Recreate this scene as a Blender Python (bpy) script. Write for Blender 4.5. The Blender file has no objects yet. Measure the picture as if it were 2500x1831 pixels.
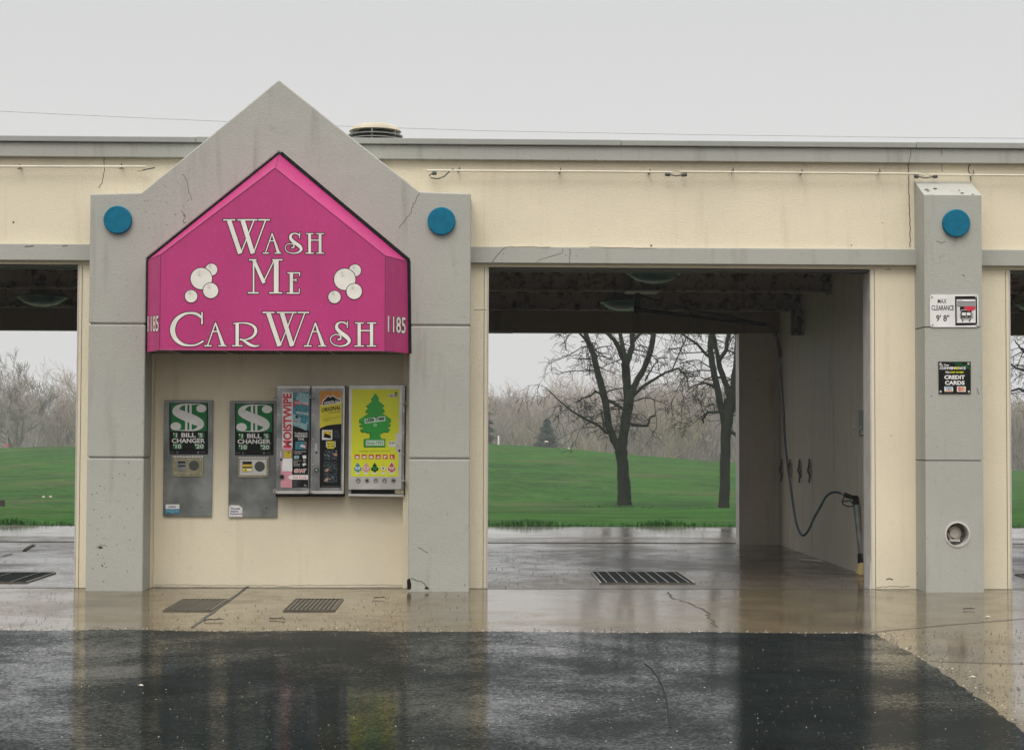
import bpy, bmesh, math, random
from mathutils import Vector, Matrix
random.seed(7)
R = math.radians
C = bpy.context.scene.collection
sc = bpy.context.scene

# ---------------------------------------------------------------- camera
FPX = 4140.0                       # focal length in photo pixels (photo 2500 x 1831)
CAM = Vector((0.0, -15.9, 1.42))
YAW, PITCH, ROLL = R(1.315), R(2.058), 0.0035
Fw = Vector((math.sin(YAW)*math.cos(PITCH), math.cos(YAW)*math.cos(PITCH), math.sin(PITCH)))
R0 = Fw.cross(Vector((0, 0, 1))).normalized(); U0 = R0.cross(Fw).normalized()
Rt = R0*math.cos(ROLL) + U0*math.sin(ROLL); Up = -R0*math.sin(ROLL) + U0*math.cos(ROLL)
cam_data = bpy.data.cameras.new('camera')
cam = bpy.data.objects.new('camera', cam_data); C.objects.link(cam)
m = Matrix((( Rt.x, Up.x, -Fw.x, CAM.x), (Rt.y, Up.y, -Fw.y, CAM.y), (Rt.z, Up.z, -Fw.z, CAM.z), (0, 0, 0, 1)))
cam.matrix_world = m
cam_data.sensor_width = 36.0; cam_data.lens = FPX/2500*36
cam_data.clip_start = 0.1; cam_data.clip_end = 3000
sc.camera = cam

# ---------------------------------------------------------------- sky, sun, exposure
world = bpy.data.worlds.new('World'); sc.world = world; world.use_nodes = True
nt = world.node_tree; nt.nodes.clear()
wo = nt.nodes.new('ShaderNodeOutputWorld'); bg = nt.nodes.new('ShaderNodeBackground'); bg2 = nt.nodes.new('ShaderNodeBackground')
sky = nt.nodes.new('ShaderNodeTexSky'); sky.sky_type = 'NISHITA'; sky.sun_disc = False
SUN_EL, SUN_AZ = R(58), R(200)
sky.sun_elevation = SUN_EL; sky.sun_rotation = SUN_AZ; sky.dust_density = 6; sky.air_density = 2
hs = nt.nodes.new('ShaderNodeHueSaturation'); hs.inputs['Saturation'].default_value = 0.15
nt.links.new(sky.outputs[0], hs.inputs['Color']); nt.links.new(hs.outputs[0], bg.inputs['Color']); bg.inputs['Strength'].default_value = 0.05
tc = nt.nodes.new('ShaderNodeTexCoord'); sep = nt.nodes.new('ShaderNodeSeparateXYZ'); nt.links.new(tc.outputs['Generated'], sep.inputs[0])
ramp = nt.nodes.new('ShaderNodeValToRGB'); nt.links.new(sep.outputs['Z'], ramp.inputs[0])
cr = ramp.color_ramp
cr.elements[0].position = 0.0; cr.elements[0].color = (.308, .304, .312, 1)
cr.elements[1].position = 1.0; cr.elements[1].color = (1.15, 1.14, 1.12, 1)
for pos, col in ((.10, (.305, .303, .303)), (.20, (.272, .272, .270)), (.28, (.250, .252, .250)), (.42, (.33, .33, .33)), (.60, (.55, .55, .545)), (.8, (.95, .945, .93))):
    e = cr.elements.new(pos); e.color = (*col, 1)
nt.links.new(ramp.outputs[0], bg2.inputs['Color']); bg2.inputs['Strength'].default_value = 1.97
ad = nt.nodes.new('ShaderNodeAddShader'); nt.links.new(bg.outputs[0], ad.inputs[0]); nt.links.new(bg2.outputs[0], ad.inputs[1])
nt.links.new(ad.outputs[0], wo.inputs['Surface'])
sd = bpy.data.lights.new('sun', 'SUN'); sd.energy = 1.05; sd.angle = R(35); sd.color = (1, .96, .90)
so = bpy.data.objects.new('sun', sd); C.objects.link(so)
# the sun stands behind the camera, a little to its left, veiled by cloud
sdir = Vector((-0.30*math.cos(SUN_EL), -0.95*math.cos(SUN_EL), math.sin(SUN_EL))).normalized()
so.rotation_euler = sdir.to_track_quat('Z', 'Y').to_euler()
sky.sun_rotation = math.atan2(sdir.x, sdir.y)
vs = sc.view_settings; vs.view_transform = 'Standard'; vs.look = 'None'; vs.exposure = 0.0; vs.gamma = 1.0; vs.use_curve_mapping = False
sc.render.engine = 'CYCLES'
cy = sc.cycles; cy.use_denoising = True; cy.max_bounces = 8; cy.diffuse_bounces = 4; cy.glossy_bounces = 4; cy.volume_bounces = 1
cy.transparent_max_bounces = 8; cy.sample_clamp_indirect = 8
try: cy.denoiser = 'OPENIMAGEDENOISE'; cy.denoising_input_passes = 'RGB_ALBEDO_NORMAL'
except Exception: pass

# ---------------------------------------------------------------- measuring helpers
def ray(px, py): return (Fw + Rt*((px-1250)/FPX) - Up*((py-915.5)/FPX))
def PY(px, py, Y=0.0):             # point of the vertical plane at depth Y
    d = ray(px, py); t = (Y-CAM.y)/d.y; return CAM + d*t
def PG(px, py, Z=0.0):             # point of the level plane at height Z
    d = ray(px, py); t = (Z-CAM.z)/d.z; return CAM + d*t
def PX(px, py, X):
    d = ray(px, py); t = (X-CAM.x)/d.x; return CAM + d*t
class Face:                        # a flat panel one can draw on; off = metres proud of it
    def __init__(s, p, n): s.p = Vector(p); s.n = Vector(n).normalized()
    def __call__(s, px, py, off=0.0):
        d = ray(px, py); p = s.p + s.n*off
        return CAM + d*((p-CAM).dot(s.n)/d.dot(s.n))
def YF(Y): return Face((0, Y, 0), (0, -1, 0))

# ---------------------------------------------------------------- materials
MATS = {}
def nodes_of(name):
    mt = bpy.data.materials.new(name); mt.use_nodes = True
    n = mt.node_tree; b = n.nodes['Principled BSDF']; MATS[name] = mt
    return mt, n, b
def N(n, typ, **kw):
    x = n.nodes.new(typ)
    for k, v in kw.items():
        if k in x.inputs.keys(): x.inputs[k].default_value = v
        else: setattr(x, k, v)
    return x
def coords(n, scale=(1, 1, 1), rot=(0, 0, 0)):
    t = n.nodes.new('ShaderNodeTexCoord'); mp = n.nodes.new('ShaderNodeMapping')
    mp.inputs['Scale'].default_value = scale; mp.inputs['Rotation'].default_value = rot
    n.links.new(t.outputs['Object'], mp.inputs[0]); return mp.outputs[0]
def noise(n, scale, detail=3, rough=.5, sc_=(1, 1, 1), dist=0.0):
    x = N(n, 'ShaderNodeTexNoise', Scale=scale, Detail=detail, Roughness=rough, Distortion=dist)
    n.links.new(coords(n, sc_), x.inputs['Vector']); return x.outputs['Fac']
def mapr(n, src, a, b, c, d):
    x = N(n, 'ShaderNodeMapRange'); x.inputs[1].default_value = a; x.inputs[2].default_value = b; x.inputs[3].default_value = c; x.inputs[4].default_value = d
    n.links.new(src, x.inputs[0]); return x.outputs[0]
def mixc(n, fac, c1, c2, mode='MIX'):
    x = n.nodes.new('ShaderNodeMixRGB'); x.blend_type = mode
    for i, v in ((0, fac), (1, c1), (2, c2)):
        if isinstance(v, (int, float)): x.inputs[i].default_value = v
        elif isinstance(v, tuple): x.inputs[i].default_value = (*v, 1)
        else: n.links.new(v, x.inputs[i])
    return x.outputs[0]
def bump(n, b, src, strength, dist=.01, prev=None):
    x = N(n, 'ShaderNodeBump', Strength=strength, Distance=dist); n.links.new(src, x.inputs['Height'])
    if prev: n.links.new(prev, x.inputs['Normal'])
    n.links.new(x.outputs[0], b.inputs['Normal']); return x.outputs[0]
def plain(name, col, rough=.5, metal=0.0, spec=.5, var=.08, vs_=6):
    mt, n, b = nodes_of(name)
    f = noise(n, vs_, 4); c = mixc(n, mapr(n, f, .35, .65, 0, 1), tuple(x*(1-var) for x in col), tuple(min(1, x*(1+var)) for x in col))
    n.links.new(c, b.inputs['Base Color']); b.inputs['Roughness'].default_value = rough; b.inputs['Metallic'].default_value = metal
    b.inputs['Specular IOR Level'].default_value = spec
    return mt
def stucco(name, col, dirt, rough=.85, grain=85, bs=.5, dirt_amt=.5):
    mt, n, b = nodes_of(name)
    big = noise(n, .8, 5, .6); fine = noise(n, grain, 3, .6); med = noise(n, 7, 5, .65)
    streak = noise(n, 3, 5, .6, (2.2, 2.2, .22)); spots = noise(n, 24, 3, .5)
    c = mixc(n, mapr(n, big, .3, .7, 0, 1), tuple(x*.93 for x in col), tuple(x*1.05 for x in col))
    c = mixc(n, mapr(n, fine, .3, .7, 0, .20), c, tuple(x*.62 for x in col))
    c = mixc(n, mapr(n, streak, .56, .80, 0, dirt_amt), c, dirt)
    c = mixc(n, mapr(n, med, .62, .78, 0, dirt_amt*.7), c, dirt)
    c = mixc(n, mapr(n, spots, .73, .78, 0, .55), c, tuple(x*.45 for x in dirt))
    n.links.new(c, b.inputs['Base Color']); b.inputs['Roughness'].default_value = rough; b.inputs['Specular IOR Level'].default_value = .25
    p = bump(n, b, fine, bs, .012); bump(n, b, med, .12, .02, p)
    return mt
stucco('yellow_stucco', (.76, .675, .51), (.42, .34, .21), dirt_amt=.32)
stucco('grey_stucco', (.395, .392, .348), (.20, .19, .165), bs=.35, dirt_amt=.55)
stucco('grey_paint', (.33, .335, .305), (.22, .22, .20), bs=.15, grain=80, dirt_amt=.35)
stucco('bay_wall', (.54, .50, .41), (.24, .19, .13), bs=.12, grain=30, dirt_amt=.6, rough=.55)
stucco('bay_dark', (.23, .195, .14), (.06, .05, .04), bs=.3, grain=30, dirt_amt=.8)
mt, n, b = nodes_of('rusty_steel')
_c = mixc(n, mapr(n, noise(n, 1.5, 4), .3, .7, 0, 1), (.24, .205, .165), (.32, .28, .23)); _c = mixc(n, mapr(n, noise(n, 7, 9, .8), .50, .58, 0, .9), _c, (.03, .018, .010)); _c = mixc(n, mapr(n, noise(n, 3, 6, .7, (3, 3, .3)), .58, .68, 0, .7), _c, (.16, .05, .015))
n.links.new(_c, b.inputs['Base Color']); b.inputs['Roughness'].default_value = .8; b.inputs['Specular IOR Level'].default_value = .15
plain('trim_light', (.50, .47, .44), .5)
plain('trim_dark', (.05, .055, .045), .6)
plain('black', (.006, .006, .006), .5)
plain('crack', (.075, .068, .055), .9)
plain('roofing', (.22, .22, .21), .9)
plain('blue', (.001, .13, .215), .6, var=.12, vs_=30)
mt, n, b = nodes_of('pink'); _c = mixc(n, mapr(n, noise(n, 1.1, 5, .6), .3, .7, 0, 1), (.40, .018, .14), (.47, .024, .17)); _c = mixc(n, mapr(n, noise(n, 5, 6, .7, (2.5, 2.5, .25)), .50, .74, 0, .30), _c, (.25, .02, .09)); _c = mixc(n, mapr(n, noise(n, 40, 2), .62, .72, 0, .3), _c, (.55, .10, .28))
n.links.new(_c, b.inputs['Base Color']); n.links.new(mapr(n, noise(n, 3, 4), .3, .7, .38, .6), b.inputs['Roughness']); bump(n, b, noise(n, 1.4, 3), .08, .05)
plain('pink_edge', (.44, .03, .17), .45)
plain('cream', (.72, .68, .61), .5)
plain('ink', (.012, .005, .010), .5)
plain('seam', (.20, .01, .07), .5)
plain('soffit', (.16, .14, .09), .8)
plain('steel', (.25, .25, .245), .40, .8, var=.3, vs_=6)
plain('steel_light', (.55, .53, .49), .42, .55, var=.1)
plain('grey_metal', (.18, .19, .18), .42, .35, var=.4, vs_=4)
plain('brass', (.30, .27, .17), .5, .4, var=.2, vs_=20)
plain('dark_glass', (.05, .055, .045), .2)
plain('rivet', (.65, .64, .60), .3, .8)
plain('white_print', (.72, .70, .68), .5)
plain('green_print', (.010, .17, .045), .5)
plain('lime', (.66, .68, .01), .42, var=.03)
plain('tree_green', (.01, .33, .025), .42)
plain('tree_dark', (.004, .05, .02), .42)
plain('pale_green', (.55, .72, .55), .5)
plain('red_print', (.55, .02, .045), .5)
plain('soft_pink', (.62, .27, .32), .5)
plain('teal', (.03, .19, .25), .4, var=.5, vs_=60)
plain('teal_light', (.25, .42, .45), .4, var=.3, vs_=60)
plain('orange_print', (.55, .22, .02), .5)
plain('amber', (.62, .40, .02), .5)
plain('gold', (.68, .58, .02), .45)
plain('sky_blue', (.02, .22, .36), .5)
plain('navy', (.02, .02, .14), .5)
plain('skin_tone', (.45, .24, .15), .5)
plain('photo_dark', (.03, .04, .045), .35, var=.9, vs_=70)
plain('grey_print', (.25, .25, .25), .5)
plain('rubber', (.012, .016, .018), .45)
plain('hose_blue', (.007, .026, .04), .35)
plain('white_tube', (.62, .57, .44), .35)
plain('pvc', (.50, .38, .14), .5)
plain('vent_cream', (.42, .36, .26), .5, var=.15)
plain('vent_dark', (.015, .018, .016), .5)
plain('wire', (.5, .5, .5), .6)
plain('lens', (.05, .13, .11), .25, 0)
plain('lens_rim', (.20, .30, .26), .3, .3)
plain('vent_ring', (.30, .31, .29), .4, .3)
plain('stone', (.10, .09, .075), .6, var=.6, vs_=40)
plain('pale_stone', (.45, .40, .32), .7)
plain('bark_litter', (.035, .025, .018), .8)
plain('bark_far', (.27, .21, .17), .95, var=.2)  # far barks made paler than near bark: distance haze put into their colour
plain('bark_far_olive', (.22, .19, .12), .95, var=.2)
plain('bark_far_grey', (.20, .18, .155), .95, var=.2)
plain('conifer', (.010, .036, .026), .9, var=.3, vs_=2)
plain('brush', (.14, .115, .09), .95, var=.3, vs_=.4)
plain('grass_light', (.05, .15, .03), .8, var=.3, vs_=1)
plain('weed', (.035, .13, .015), .7, var=.35, vs_=8)
plain('iron_wet', (.008, .016, .015), .6, .0, .15)
plain('rib_cover', (.085, .075, .058), .4, .2, var=.25)
for _k in ('black', 'ink', 'green_print', 'navy', 'tree_dark', 'photo_dark'): MATS[_k].node_tree.nodes['Principled BSDF'].inputs['Specular IOR Level'].default_value = .15
MATS['blue'].node_tree.nodes['Principled BSDF'].inputs['Specular IOR Level'].default_value = .15
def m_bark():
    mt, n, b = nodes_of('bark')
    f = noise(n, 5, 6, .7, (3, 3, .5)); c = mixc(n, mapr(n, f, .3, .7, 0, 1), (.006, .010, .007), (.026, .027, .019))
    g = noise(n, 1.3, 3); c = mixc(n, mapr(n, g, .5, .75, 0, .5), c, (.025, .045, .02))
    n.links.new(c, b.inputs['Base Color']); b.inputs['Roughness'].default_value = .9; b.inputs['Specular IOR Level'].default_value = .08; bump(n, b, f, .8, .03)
m_bark()
def m_wet(name, c1, c2, cdark, r0, r1, grain, bs, cover=(.35, .65), specks=False, darkpatch=.6, dry=.55, strk_scale=1.4):
    """a slab under a broken film of water: smooth where the film is whole, duller where the grain pokes through"""
    mt, n, b = nodes_of(name)
    pud = noise(n, .6, 5, .62, (.8, .8, 1), .5); strk = noise(n, strk_scale, 7, .75, (1.0, .9, 1), .5)
    fine = noise(n, grain, 3, .7); med = noise(n, 2.5, 6, .65)
    def math_(op, a_, b_):
        x = N(n, 'ShaderNodeMath', operation=op)
        for k, v in enumerate((a_, b_)):
            if isinstance(v, (int, float)): x.inputs[k].default_value = v
            else: n.links.new(v, x.inputs[k])
        return x.outputs[0]
    W = math_('ADD', mapr(n, pud, .34, .66, 0, .55), mapr(n, strk, .34, .66, 0, .45))
    c = mixc(n, mapr(n, med, .3, .7, 0, 1), c1, c2)
    c = mixc(n, mapr(n, fine, .35, .65, 0, .35), c, cdark)
    c = mixc(n, mapr(n, noise(n, 1.3, 6, .7, (.6, 1, 1), .6), .52, .70, 0, darkpatch), c, cdark)
    if specks:
        v = N(n, 'ShaderNodeTexVoronoi', Scale=28.0); n.links.new(coords(n), v.inputs['Vector'])
        lt = math_('LESS_THAN', v.outputs['Distance'], .16); sp = N(n, 'ShaderNodeSeparateColor'); n.links.new(v.outputs['Color'], sp.inputs[0])
        c = mixc(n, math_('MULTIPLY', lt, math_('GREATER_THAN', sp.outputs[0], .95)), c, (.30, .27, .22))
    n.links.new(c, b.inputs['Base Color'])
    n.links.new(mapr(n, W, .15, .85, r1, r0), b.inputs['Roughness']); b.inputs['Specular IOR Level'].default_value = .5
    x = N(n, 'ShaderNodeBump', Strength=bs, Distance=.003); n.links.new(fine, x.inputs['Height']); n.links.new(x.outputs[0], b.inputs['Normal'])
    d = n.nodes.new('ShaderNodeBsdfDiffuse'); n.links.new(c, d.inputs['Color']); 
    # share of the surface the film covers: broad wetness plus the grain
    cov = math_('ADD', W, mapr(n, fine, .3, .7, -.35, .35))
    mx = n.nodes.new('ShaderNodeMixShader'); n.links.new(mapr(n, cov, cover[0], cover[1], 1-dry, 1.0), mx.inputs[0])
    n.links.new(d.outputs[0], mx.inputs[1]); n.links.new(b.outputs[0], mx.inputs[2])
    out = [k for k in n.nodes if k.type == 'OUTPUT_MATERIAL'][0]; n.links.new(mx.outputs[0], out.inputs['Surface'])
    return mt
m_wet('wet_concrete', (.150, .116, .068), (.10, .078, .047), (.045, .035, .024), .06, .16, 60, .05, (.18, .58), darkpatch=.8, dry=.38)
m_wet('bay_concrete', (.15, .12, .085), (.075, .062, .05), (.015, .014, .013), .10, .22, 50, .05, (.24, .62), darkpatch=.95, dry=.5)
m_wet('rear_pavement', (.18, .16, .14), (.12, .11, .10), (.05, .05, .05), .06, .15, 50, .04, (.1, .4), dry=.25)
m_wet('wet_asphalt', (.014, .018, .018), (.008, .010, .010), (.004, .005, .005), .05, .14, 48, .09, (.40, .98), False, dry=.83)
def m_lawn():
    mt, n, b = nodes_of('lawn_grass')
    a = noise(n, .05, 5, .6, (1, 1.6, 1)); s = noise(n, .35, 7, .72, (.5, 1.0, 1), .4); f = noise(n, 2.6, 6, .8, (.5, 1.0, 1)); p = noise(n, .16, 5, .65, (.5, 1.3, 1), .5)
    c = mixc(n, mapr(n, a, .35, .65, 0, 1), (.011, .070, .005), (.026, .092, .008))
    c = mixc(n, mapr(n, s, .44, .58, 0, 1), c, (.009, .040, .006))
    c = mixc(n, mapr(n, f, .48, .60, 0, .85), c, (.050, .115, .022))
    c = mixc(n, mapr(n, p, .53, .64, 0, .75), c, (.070, .080, .030))
    c = mixc(n, mapr(n, noise(n, .22, 6, .7, (.7, 1, 1), .8), .50, .66, 0, .55), c, (.008, .040, .005)); c = mixc(n, mapr(n, noise(n, .5, 6, .8, (.6, 1, 1), 1.0), .60, .70, 0, .5), c, (.075, .11, .03))
    n.links.new(c, b.inputs['Base Color']); b.inputs['Roughness'].default_value = .95; b.inputs['Specular IOR Level'].default_value = .1
    bump(n, b, f, 1.0, .12)
m_lawn()

# ---------------------------------------------------------------- mesh builder
class MB:
    def __init__(s): s.v = []; s.f = []; s.mi = []; s.ms = []
    def _m(s, mat):
        if mat not in s.ms: s.ms.append(mat)
        return s.ms.index(mat)
    def add(s, vs, fs, mat):
        o = len(s.v); s.v += [tuple(p) for p in vs]; k = s._m(mat)
        for f in fs: s.f.append([i+o for i in f]); s.mi.append(k)
        return s
    def box(s, x0, x1, y0, y1, z0, z1, mat):
        vs = [(x, y, z) for x in (x0, x1) for y in (y0, y1) for z in (z0, z1)]
        return s.add(vs, [(0, 1, 3, 2), (4, 6, 7, 5), (0, 4, 5, 1), (2, 3, 7, 6), (0, 2, 6, 4), (1, 5, 7, 3)], mat)
    def poly(s, pts, mat): return s.add(pts, [list(range(len(pts)))], mat)
    def prism(s, pts, d, mat):       # pts: 3d outline (front), d: vector to the back
        n = len(pts); d = Vector(d); vs = [Vector(p) for p in pts] + [Vector(p)+d for p in pts]
        fs = [list(range(n)), list(range(2*n-1, n-1, -1))] + [(i, i+n, (i+1) % n+n, (i+1) % n) for i in range(n)]
        return s.add(vs, fs, mat)
    def tube(s, path, r, mat, n=8, caps=True, closed=False):
        path = [Vector(p) for p in path]; k = len(path)
        rs = r if isinstance(r, (list, tuple)) else [r]*k
        vs = []; ref = None
        for i, p in enumerate(path):
            t = (path[min(i+1, k-1)]-path[max(i-1, 0)])
            if t.length < 1e-9: t = Vector((0, 0, 1))
            t.normalize()
            if ref is None: ref = Vector((0, 0, 1)) if abs(t.z) < .9 else Vector((1, 0, 0))
            a = t.cross(ref)
            if a.length < 1e-4: a = t.orthogonal()
            a.normalize(); b = t.cross(a); ref = -b if False else ref
            for j in range(n):
                th = 2*math.pi*j/n; vs.append(p + a*(rs[i]*math.cos(th)) + b*(rs[i]*math.sin(th)))
        fs = [(i*n+j, i*n+(j+1) % n, (i+1)*n+(j+1) % n, (i+1)*n+j) for i in range(k-1) for j in range(n)]
        if caps: fs += [list(range(n-1, -1, -1)), list(range((k-1)*n, k*n))]
        return s.add(vs, fs, mat)
    def lathe(s, prof, c, mat, axis='Z', n=32):
        c = Vector(c); vs = []; k = len(prof)
        for r_, h in prof:
            for j in range(n):
                th = 2*math.pi*j/n; a, b = r_*math.cos(th), r_*math.sin(th)
                vs.append(c + (Vector((a, b, h)) if axis == 'Z' else Vector((a, -h, b)) if axis == 'Y' else Vector((h, a, b))))
        fs = [(i*n+j, i*n+(j+1) % n, (i+1)*n+(j+1) % n, (i+1)*n+j) for i in range(k-1) for j in range(n)]
        if prof[0][0] > 0: fs.append(list(range(n-1, -1, -1)))
        if prof[-1][0] > 0: fs.append(list(range((k-1)*n, k*n)))
        return s.add(vs, fs, mat)
    # drawing on a panel, all in photo pixels
    def rect(s, F, x0, y0, x1, y1, mat, off=.001): return s.poly([F(x0, y0, off), F(x0, y1, off), F(x1, y1, off), F(x1, y0, off)], mat)
    def pp(s, F, pts, mat, off=.001): return s.poly([F(x, y, off) for x, y in pts], mat)
    def slab(s, F, pts, mat, off, back):   # a solid plate between two depths
        a = [F(x, y, off) for x, y in pts]; return s.prism(a, F.n*(back-off), mat)
    def rslab(s, F, x0, y0, x1, y1, mat, off, back=0.0): return s.slab(F, [(x0, y0), (x0, y1), (x1, y1), (x1, y0)], mat, off, back)
    def circ(s, F, x, y, r, mat, off=.001, n=24, ry=None):
        ry = ry or r; return s.poly([F(x+r*math.cos(2*math.pi*i/n), y-ry*math.sin(2*math.pi*i/n), off) for i in range(n)], mat)
    def knob(s, F, x, y, r, mat, off=.001, h=.008, n=12):
        p = [F(x+r*math.cos(2*math.pi*i/n), y-r*math.sin(2*math.pi*i/n), off+h) for i in range(n)]; return s.prism(p, F.n*(-h), mat)
    def line(s, F, pts, w, mat, off=.001):
        for (a, b) in zip(pts[:-1], pts[1:]):
            dx, dy = b[0]-a[0], b[1]-a[1]; L = math.hypot(dx, dy) or 1; nx, ny = -dy/L*w/2, dx/L*w/2
            s.pp(F, [(a[0]+nx, a[1]+ny), (a[0]-nx, a[1]-ny), (b[0]-nx, b[1]-ny), (b[0]+nx, b[1]+ny)], mat, off)
        return s
    def build(s, name, parent=None, smooth=False, bevel=0, seg=2, org=None):
        me = bpy.data.meshes.new(name)
        o3 = Vector(org) if org is not None else Vector((0, 0, 0))
        me.from_pydata([tuple(Vector(v)-o3) for v in s.v], [], s.f); 
        for mn in s.ms: me.materials.append(MATS[mn])
        me.polygons.foreach_set('material_index', s.mi)
        me.update()
        o = bpy.data.objects.new(name, me); C.objects.link(o)
        o.location = o3
        if smooth:
            for p in me.polygons: p.use_smooth = True
            md = o.modifiers.new('w', 'EDGE_SPLIT'); md.split_angle = R(40)
        if bevel:
            md = o.modifiers.new('b', 'BEVEL'); md.width = bevel; md.segments = seg; md.limit_method = 'ANGLE'; md.angle_limit = R(40)
        if parent is not None: par(o, parent)
        return o
def par(o, p):                       # parent while staying where it stands
    w = p; off = Vector((0, 0, 0))
    while w is not None: off += Vector(w.location); w = w.parent
    o.parent = p; o.location = Vector(o.location)-off
def tag(o, label=None, cat=None, group=None, kind=None):
    if label: o['label'] = label
    if cat: o['category'] = cat
    if group: o['group'] = group
    if kind: o['kind'] = kind
    return o
def thing(name, loc, label, cat, group=None):
    o = bpy.data.objects.new(name, None); C.objects.link(o); o.location = loc; o.empty_display_size = .2
    return tag(o, label, cat, group)
_txt = {}
def glyphs(s_, bold=0.0, shear=0.0, spacing=1.0):
    key = (s_, bold, shear, spacing)
    if key in _txt: return _txt[key]
    cu = bpy.data.curves.new('t', 'FONT'); cu.body = s_; cu.offset = bold; cu.shear = shear; cu.space_character = spacing; cu.resolution_u = 3
    ob = bpy.data.objects.new('t', cu); C.objects.link(ob)
    dg = bpy.context.evaluated_depsgraph_get(); dg.update(); me = bpy.data.meshes.new_from_object(ob.evaluated_get(dg))
    vs = [(v.co.x, v.co.y) for v in me.vertices]; fs = [list(p.vertices) for p in me.polygons]
    bpy.data.objects.remove(ob); bpy.data.curves.remove(cu); bpy.data.meshes.remove(me)
    x0 = min(v[0] for v in vs); x1 = max(v[0] for v in vs); y0 = min(v[1] for v in vs); y1 = max(v[1] for v in vs)
    vs = [((v[0]-x0)/(x1-x0), (v[1]-y0)/(y1-y0)) for v in vs]
    _txt[key] = (vs, fs); return _txt[key]
def text(mb, F, s_, x0, y0, x1, y1, mat, off=.002, bold=.01, shear=0.0, rot=0.0, sl=0.0, vert=False):
    """text stretched into the box x0..x1, y0..y1 (photo pixels); sl = slope, vert = reads upward"""
    vs, fs = glyphs(s_, bold, shear)
    P = []
    for u, v in vs:
        if vert: x, y = x0+(1-v)*(x1-x0), y1-u*(y1-y0)
        else: x, y = x0+u*(x1-x0), y1-v*(y1-y0)+sl*(u*(x1-x0))
        P.append(F(x, y, off))
    mb.add(P, fs, mat)

# ================================================================ SETTING
XL, XR = -13.0, 15.0
def sheet(name, pts, z, mat, th=None):
    b = MB(); P = [Vector((x, y, z)) for x, y in pts]
    if th: b.prism(P, (0, 0, -th), mat)
    else: b.poly(P, mat)
    return tag(b.build(name), kind='structure')
def crest(px, py): return PY(px, py, 94.1)
_ck = [(-700, 1150), (-300, 1125), (0, 1105), (190, 1094), (600, 1083), (1155, 1081), (1190, 1083), (1360, 1092), (1530, 1106), (1650, 1116), (1800, 1127), (2200, 1142), (2500, 1152), (2900, 1160), (3300, 1165)]
CK = [((p.x/110.0), p.z) for p in (crest(a, b_) for a, b_ in _ck)]
def lerpk(K, u):
    if u <= K[0][0]: return K[0][1]
    for (a, va), (b, vb) in zip(K[:-1], K[1:]):
        if u <= b: return va+(vb-va)*(u-a)/(b-a)
    return K[-1][1]
def sst(a, b, x):
    t = max(0, min(1, (x-a)/(b-a))); return t*t*(3-2*t)
def hgt(X, Y):
    z = Y+15.9
    if z <= 26.9: return 0.0
    und = .05*math.sin(X*.21+z*.13)+.04*math.sin(X*.07-z*.31+1.3)
    if z <= 60: return -1.1*sst(26.9, 66, z)*1.12+und*sst(27, 34, z)
    u = X/min(z, 110.0); hc = lerpk(CK, u); h60 = -1.1*sst(26.9, 66, 60)*1.12
    if z <= 110: return h60+(hc-h60)*sst(52, 118, z)/sst(52, 118, 110)*(1-(1-sst(60, 66, z))*sst(52, 118, 60)/sst(52, 118, z) if z < 66 else 1)+und
    return hc+(-3.0-hc)*sst(108, 190, z)+und*3*(1-sst(110, 130, z))+und
def on_lawn(px, z):                # a spot of the lawn, z metres from the camera plane
    d = ray(px, 1100); t = z/d.y; p = CAM+d*t; return Vector((p.x, p.y, hgt(p.x, p.y)))
ys_ = [10.95+.02*i*i*1.0+.35*i for i in range(60)]; ys_ = [y for y in ys_ if y < 130]+[140+15*i for i in range(26)]
xs_ = sorted(set([round(-420+20*i, 2) for i in range(43)]+[round(-60+2.0*i, 2) for i in range(61)]))
b = MB(); vs = [(x, y, hgt(x, y)) for y in ys_ for x in xs_]; nx = len(xs_)
b.add(vs, [(j*nx+i, j*nx+i+1, (j+1)*nx+i+1, (j+1)*nx+i) for j in range(len(ys_)-1) for i in range(nx-1)], 'lawn_grass')
lw = b.build('lawn'); tag(lw, kind='structure')
for p in lw.data.polygons: p.use_smooth = True
sheet('ground', [(-900, -500), (1000, -500), (1000, 900), (-900, 900)], -3.4, 'lawn_grass')
sheet('verge', [(-420, -120), (420, -120), (420, 10.95), (-420, 10.95)], -.03, 'wet_asphalt')
sheet('rear_road', [(-60, 7.9), (60, 7.9), (60, 10.97), (-60, 10.97)], -.004, 'rear_pavement')
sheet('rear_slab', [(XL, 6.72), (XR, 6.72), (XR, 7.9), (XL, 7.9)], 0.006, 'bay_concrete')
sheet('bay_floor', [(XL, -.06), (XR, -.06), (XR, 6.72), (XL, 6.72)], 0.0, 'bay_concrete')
sheet('concrete_apron', [(XL-3, -12), (XR+8, -12), (XR+8, -.06), (XL-3, -.06)], 0.0, 'wet_concrete')
# asphalt lot laid against the apron, with a crumbling edge
rnd = random.Random(3)
edge = []
pa, pb, pc = PG(-300, 1536, .014), PG(2060, 1545, .014), PG(2140, 1552, .014)
n_ = 220
for i in range(n_): 
    t = i/(n_-1); edge.append((pa.x+(pb.x-pa.x)*t, pa.y+(pb.y-pa.y)*t+rnd.uniform(-.022, .022)+.03*math.sin(t*31)))
dpts = [(2100, 1545), (2140, 1550), (2185, 1572), (2262, 1615), (2340, 1668), (2420, 1725), (2500, 1785), (2600, 1862), (2800, 2010)]
for a, c_ in zip(dpts[:-1], dpts[1:]):
    A, B = PG(*a, .014), PG(*c_, .014)
    for k in range(10):
        t = k/10; edge.append((A.x+(B.x-A.x)*t+rnd.uniform(-.012, .012), A.y+(B.y-A.y)*t+rnd.uniform(-.012, .012)))
last = edge[-1]
edge += [(last[0]+6, -40), (last[0]+6, -80), (-60, -80), (-60, edge[0][1])]
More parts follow.
